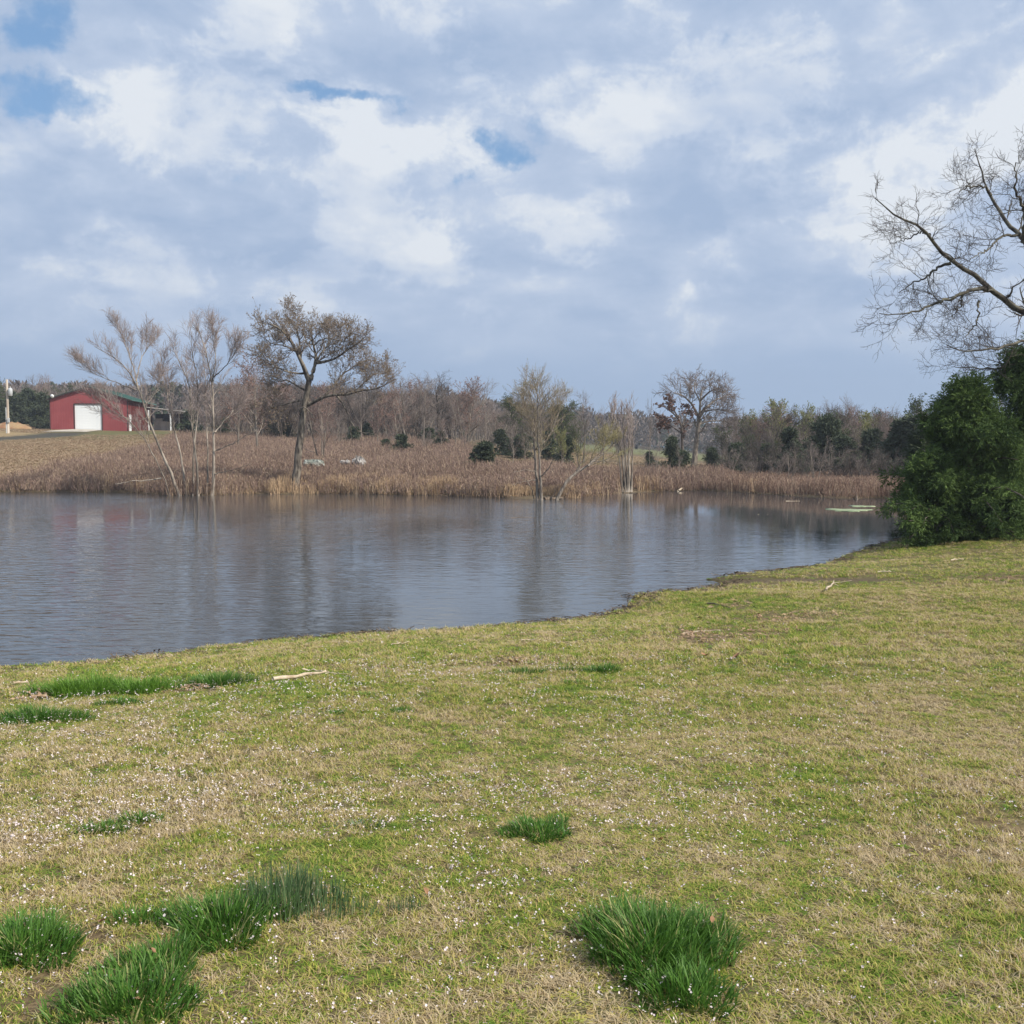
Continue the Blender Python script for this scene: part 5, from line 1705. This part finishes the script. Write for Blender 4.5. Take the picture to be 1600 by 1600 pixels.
# drift logs at the far waterline and in the water
def log(p0, p1, r0, label, mt, z0=.03, z1=.03, name='drift_log', seed=1, twigs=0):
    a, b = np.array([*plane_hit(*p0), z0]), np.array([*plane_hit(*p1), z1])
    rng = np.random.default_rng(seed)
    L = resample([a - a, (b - a) * .5 + rng.normal(0, .05, 3) * [1, 1, .3], b - a], 9)
    mb = MB().tubes(L[None], (r0 * np.linspace(1, .5, 9))[None], 7)
    if twigs:
        C, CR = grow(L[None], (r0 * np.linspace(1, .5, 9))[None], twigs, .2, .95, .8, np.linalg.norm(L[-1]) * .3, 5, .12, .2, .5, rng)
        mb.tubes(C, CR, 4)
    return tag(mb.build(name, mt, None, loc=a), label, 'log')


log((800, 778), (780, 773), .07, 'pale log sloping into the water left of the yellowish willow', M['deadwood'], .02, .35, seed=1)
log((850, 781), (880, 779), .10, 'dark drift log at the foot of the yellowish willow', M['deadwood_dark'], seed=2, twigs=8)
log((798, 809), (832, 808), .016, 'thin branch afloat before the yellowish willow', M['deadwood_dark'], -.002, .002, seed=3)
log((1046, 766), (1085, 762), .07, 'pale drift log at the waterline below the tall leafless tree', M['deadwood'], .05, .15, seed=4, twigs=3)
log((1060, 768), (1076, 764), .06, 'shorter pale log crossing the drift log', M['deadwood'], .05, .3, seed=5)
log((1184, 804), (1200, 804), .016, 'small pale stick afloat in the dark reflection', M['deadwood'], -.002, .002, seed=6)
log((1228, 783), (1250, 783), .02, 'pale stick afloat near the far shore', M['deadwood'], -.002, .002, seed=7)
log((425, 774), (420, 765), .035, 'tan broken stub standing in the water before the tall budding tree', M['reeds'], -.1, .5, seed=8, name='wood_stub')
log((1340, 781), (1339, 776), .06, 'brown post stub in the shallows near the algae', M['deadwood_dark'], -.1, .45, seed=9, name='wood_stub')

# floating algae mats
M['algae'] = mat('algae', (.20, .26, .14), (.34, .38, .24), 3, rough=.7)
def algae(px, py, wpx, hpx, label, seed):
    c = plane_hit(px, py)
    ex = wpx / 1600 * c[1] / 2
    ey = abs(plane_hit(px, py - hpx / 2)[1] - c[1])
    rng = np.random.default_rng(seed)
    k = 40
    V = [[0, 0, .014]]
    for ring, zz in ((.6, .016), (1.0, .012), (1.02, -.02)):
        for j in range(k):
            a = j / k * 6.283
            r_ = ring * (1 + .25 * math.sin(3 * a + seed) + .15 * math.sin(7 * a) + .05 * rng.normal())
            V.append([ex * r_ * math.cos(a), ey * r_ * math.sin(a), zz])
    T3 = [[0, 1 + j, 1 + (j + 1) % k] for j in range(k)]
    Q = [[1 + i * k + j, 1 + (i + 1) * k + j, 1 + (i + 1) * k + (j + 1) % k, 1 + i * k + (j + 1) % k] for i in range(2) for j in range(k)]
    tag(MB().add(V, Q, T3).build('algae_mat', M['algae'], None, loc=(c[0], c[1], 0)), label, 'algae')
algae(1325, 797, 62, 4, 'larger pale green algae mat afloat near the cedars', 1)
algae(1345, 791, 35, 2, 'narrow pale green algae strip behind the larger mat', 2)

# pale heaps in the dry weeds
M['heap_green'] = mat('heap_green', (.16, .18, .155), (.34, .355, .32), 2.2, bump=.5)
M['heap_white'] = mat('heap_white', (.20, .185, .175), (.48, .455, .43), 2.6, bump=.5)
def heap(px, py, Y, wx, wy, hz, mt, label, seed, name='rubble_heap'):
    x_ = at(px, py, Y)[0]
    z_ = at(px, py, Y)[2]
    rng = np.random.default_rng(seed)
    mb = MB()
    for i in range(7):
        cx, cy = rng.normal(0, .28) * wx, rng.normal(0, .25) * wy
        r_ = (.30 + .25 * rng.random())
        na_, nr_ = 10, 6
        V, Q = [], []
        for a_ in range(nr_ + 1):
            ph = a_ / nr_ * math.pi
            for b_ in range(na_):
                th = b_ / na_ * 6.283
                s_ = 1 + .22 * rng.normal()
                V.append([cx + r_ * wx * .8 * s_ * math.sin(ph) * math.cos(th), cy + r_ * wy * s_ * math.sin(ph) * math.sin(th), hz * (.35 + r_ * s_ * math.cos(ph)) + .05])
        for a_ in range(nr_):
            for b_ in range(na_):
                Q.append([a_ * na_ + b_, (a_ + 1) * na_ + b_, (a_ + 1) * na_ + (b_ + 1) % na_, a_ * na_ + (b_ + 1) % na_])
        mb.add(V, Q)
    zg = gz(x_, Y)
    o = mb.build(name, mt, None, smooth=False, loc=(x_, Y, max(zg, z_ - .2)))
    # standing soil under the heap
    return tag(o, label, 'heap')
heap(490, 725, 63.0, 1.0, .7, .5, M['heap_green'], 'pale grey green heap in the weeds just right of the dark leaning trunk', 1)
heap(560, 724, 63.0, .62, .6, .6, M['heap_white'], 'whitish heap in the weeds, the farther from the dark trunk', 2)
heap(539, 721, 64.0, .38, .4, .26, M['heap_white'], 'small whitish lump between two pale heaps in the weeds', 3)

# fallen leaves in the lawn
def leaf(px, py, size, label, seed, lift=.03):
    rng = np.random.default_rng(seed)
    c = hit(px, py)
    k = 8
    V = [[0, 0, .004]]
    for j in range(k):
        a = j / k * 6.283
        r_ = size * (.75 + .35 * rng.random())
        V.append([r_ * math.cos(a), r_ * .62 * math.sin(a), size * .35 * rng.random() + .3 * size * abs(math.sin(a))])
    V += [[a, b, c_ - .0015] for a, b, c_ in V]
    T3 = [[0, 1 + j, 1 + (j + 1) % k] for j in range(k)] + [[9, 9 + 1 + (j + 1) % k, 9 + 1 + j] for j in range(k)]
    o = MB().add(V, None, T3).build('fallen_leaf', M['leaf_brown'], None, loc=(c[0], c[1], c[2] + lift))
    o.rotation_euler = (rng.normal() * .4 + .3, rng.normal() * .4, rng.random() * 6.28)
    tag(o, label, 'leaf')
leaf(1112, 1478, .016, 'tan curled leaf caught in the edge of the largest grass tuft', 1, .09)
leaf(238, 1521, .017, 'rusty leaf lying among the bottom corner tufts', 2, .07)
leaf(160, 1456, .017, 'orange brown leaf on the bare patch left of the dense tuft', 3)
leaf(1032, 1325, .018, 'tan leaf on the lawn up from the largest tuft', 4)
leaf(222, 1585, .024, 'tan leaf at the bottom edge before the corner tuft', 5)
leaf(665, 1408, .018, 'small orange leaf beside the sparse blue green wisp', 6)
leaf(1100, 1030, .05, 'brown leaf on the lawn below the bare reddish soil', 7)
leaf(1152, 1032, .06, 'rusty leaf on the lawn, right of another below the bare soil', 8)

# a black cow far off in the green field
M['cow_black'] = mat('cow_black', (.012, .011, .011), rough=.6)
YCOW = 285.0
cwx = at(994, 704, YCOW)[0]
cme = bpy.data.meshes.new('cow')
cv = [(0, 0, 1.0), (.55, 0, 1.02), (1.0, 0, .98), (-.45, 0, 1.02), (-.75, 0, 1.2), (-1.1, 0, 1.15), (.98, .2, .5), (.98, .2, .02), (.98, -.2, .5), (.98, -.2, .02),
      (-.45, .2, .5), (-.45, .2, .02), (-.45, -.2, .5), (-.45, -.2, .02), (1.12, 0, .6)]
ce = [(0, 1), (1, 2), (0, 3), (3, 4), (4, 5), (2, 6), (6, 7), (2, 8), (8, 9), (3, 10), (10, 11), (3, 12), (12, 13), (2, 14)]
cme.from_pydata(cv, ce, [])
cow = link('cow', cme, M['cow_black'], None, (cwx, YCOW, gz(cwx, YCOW)))
cow.rotation_euler = (0, 0, 1.3)
sk = cow.modifiers.new('skin', 'SKIN')
for i_, r_ in enumerate([.42, .40, .34, .38, .22, .15, .12, .07, .12, .07, .11, .07, .11, .07, .04]):
    cme.skin_vertices[0].data[i_].radius = (r_, r_)
cme.skin_vertices[0].data[0].use_root = True
cow.modifiers.new('smooth', 'SUBSURF').levels = 1
tag(cow, 'black cow grazing in the far green field beside the slim willows', 'cow')


# ------------------------------------------------------------------ thin spring haze
hm = bpy.data.materials.new('haze')
hm.use_nodes = True
t = NT(hm.node_tree)
pv = t.n('ShaderNodeVolumePrincipled', ins={'Color': (.78, .86, .97, 1), 'Density': .00055, 'Anisotropy': .2})
ho = t.n('ShaderNodeOutputMaterial')
t.t.links.new(pv.outputs[0], ho.inputs['Volume'])
hz = MB().box((0, 330, 24), (1500, 760, 54)).build('haze', hm, None, smooth=False)
tag(hz, kind='stuff')
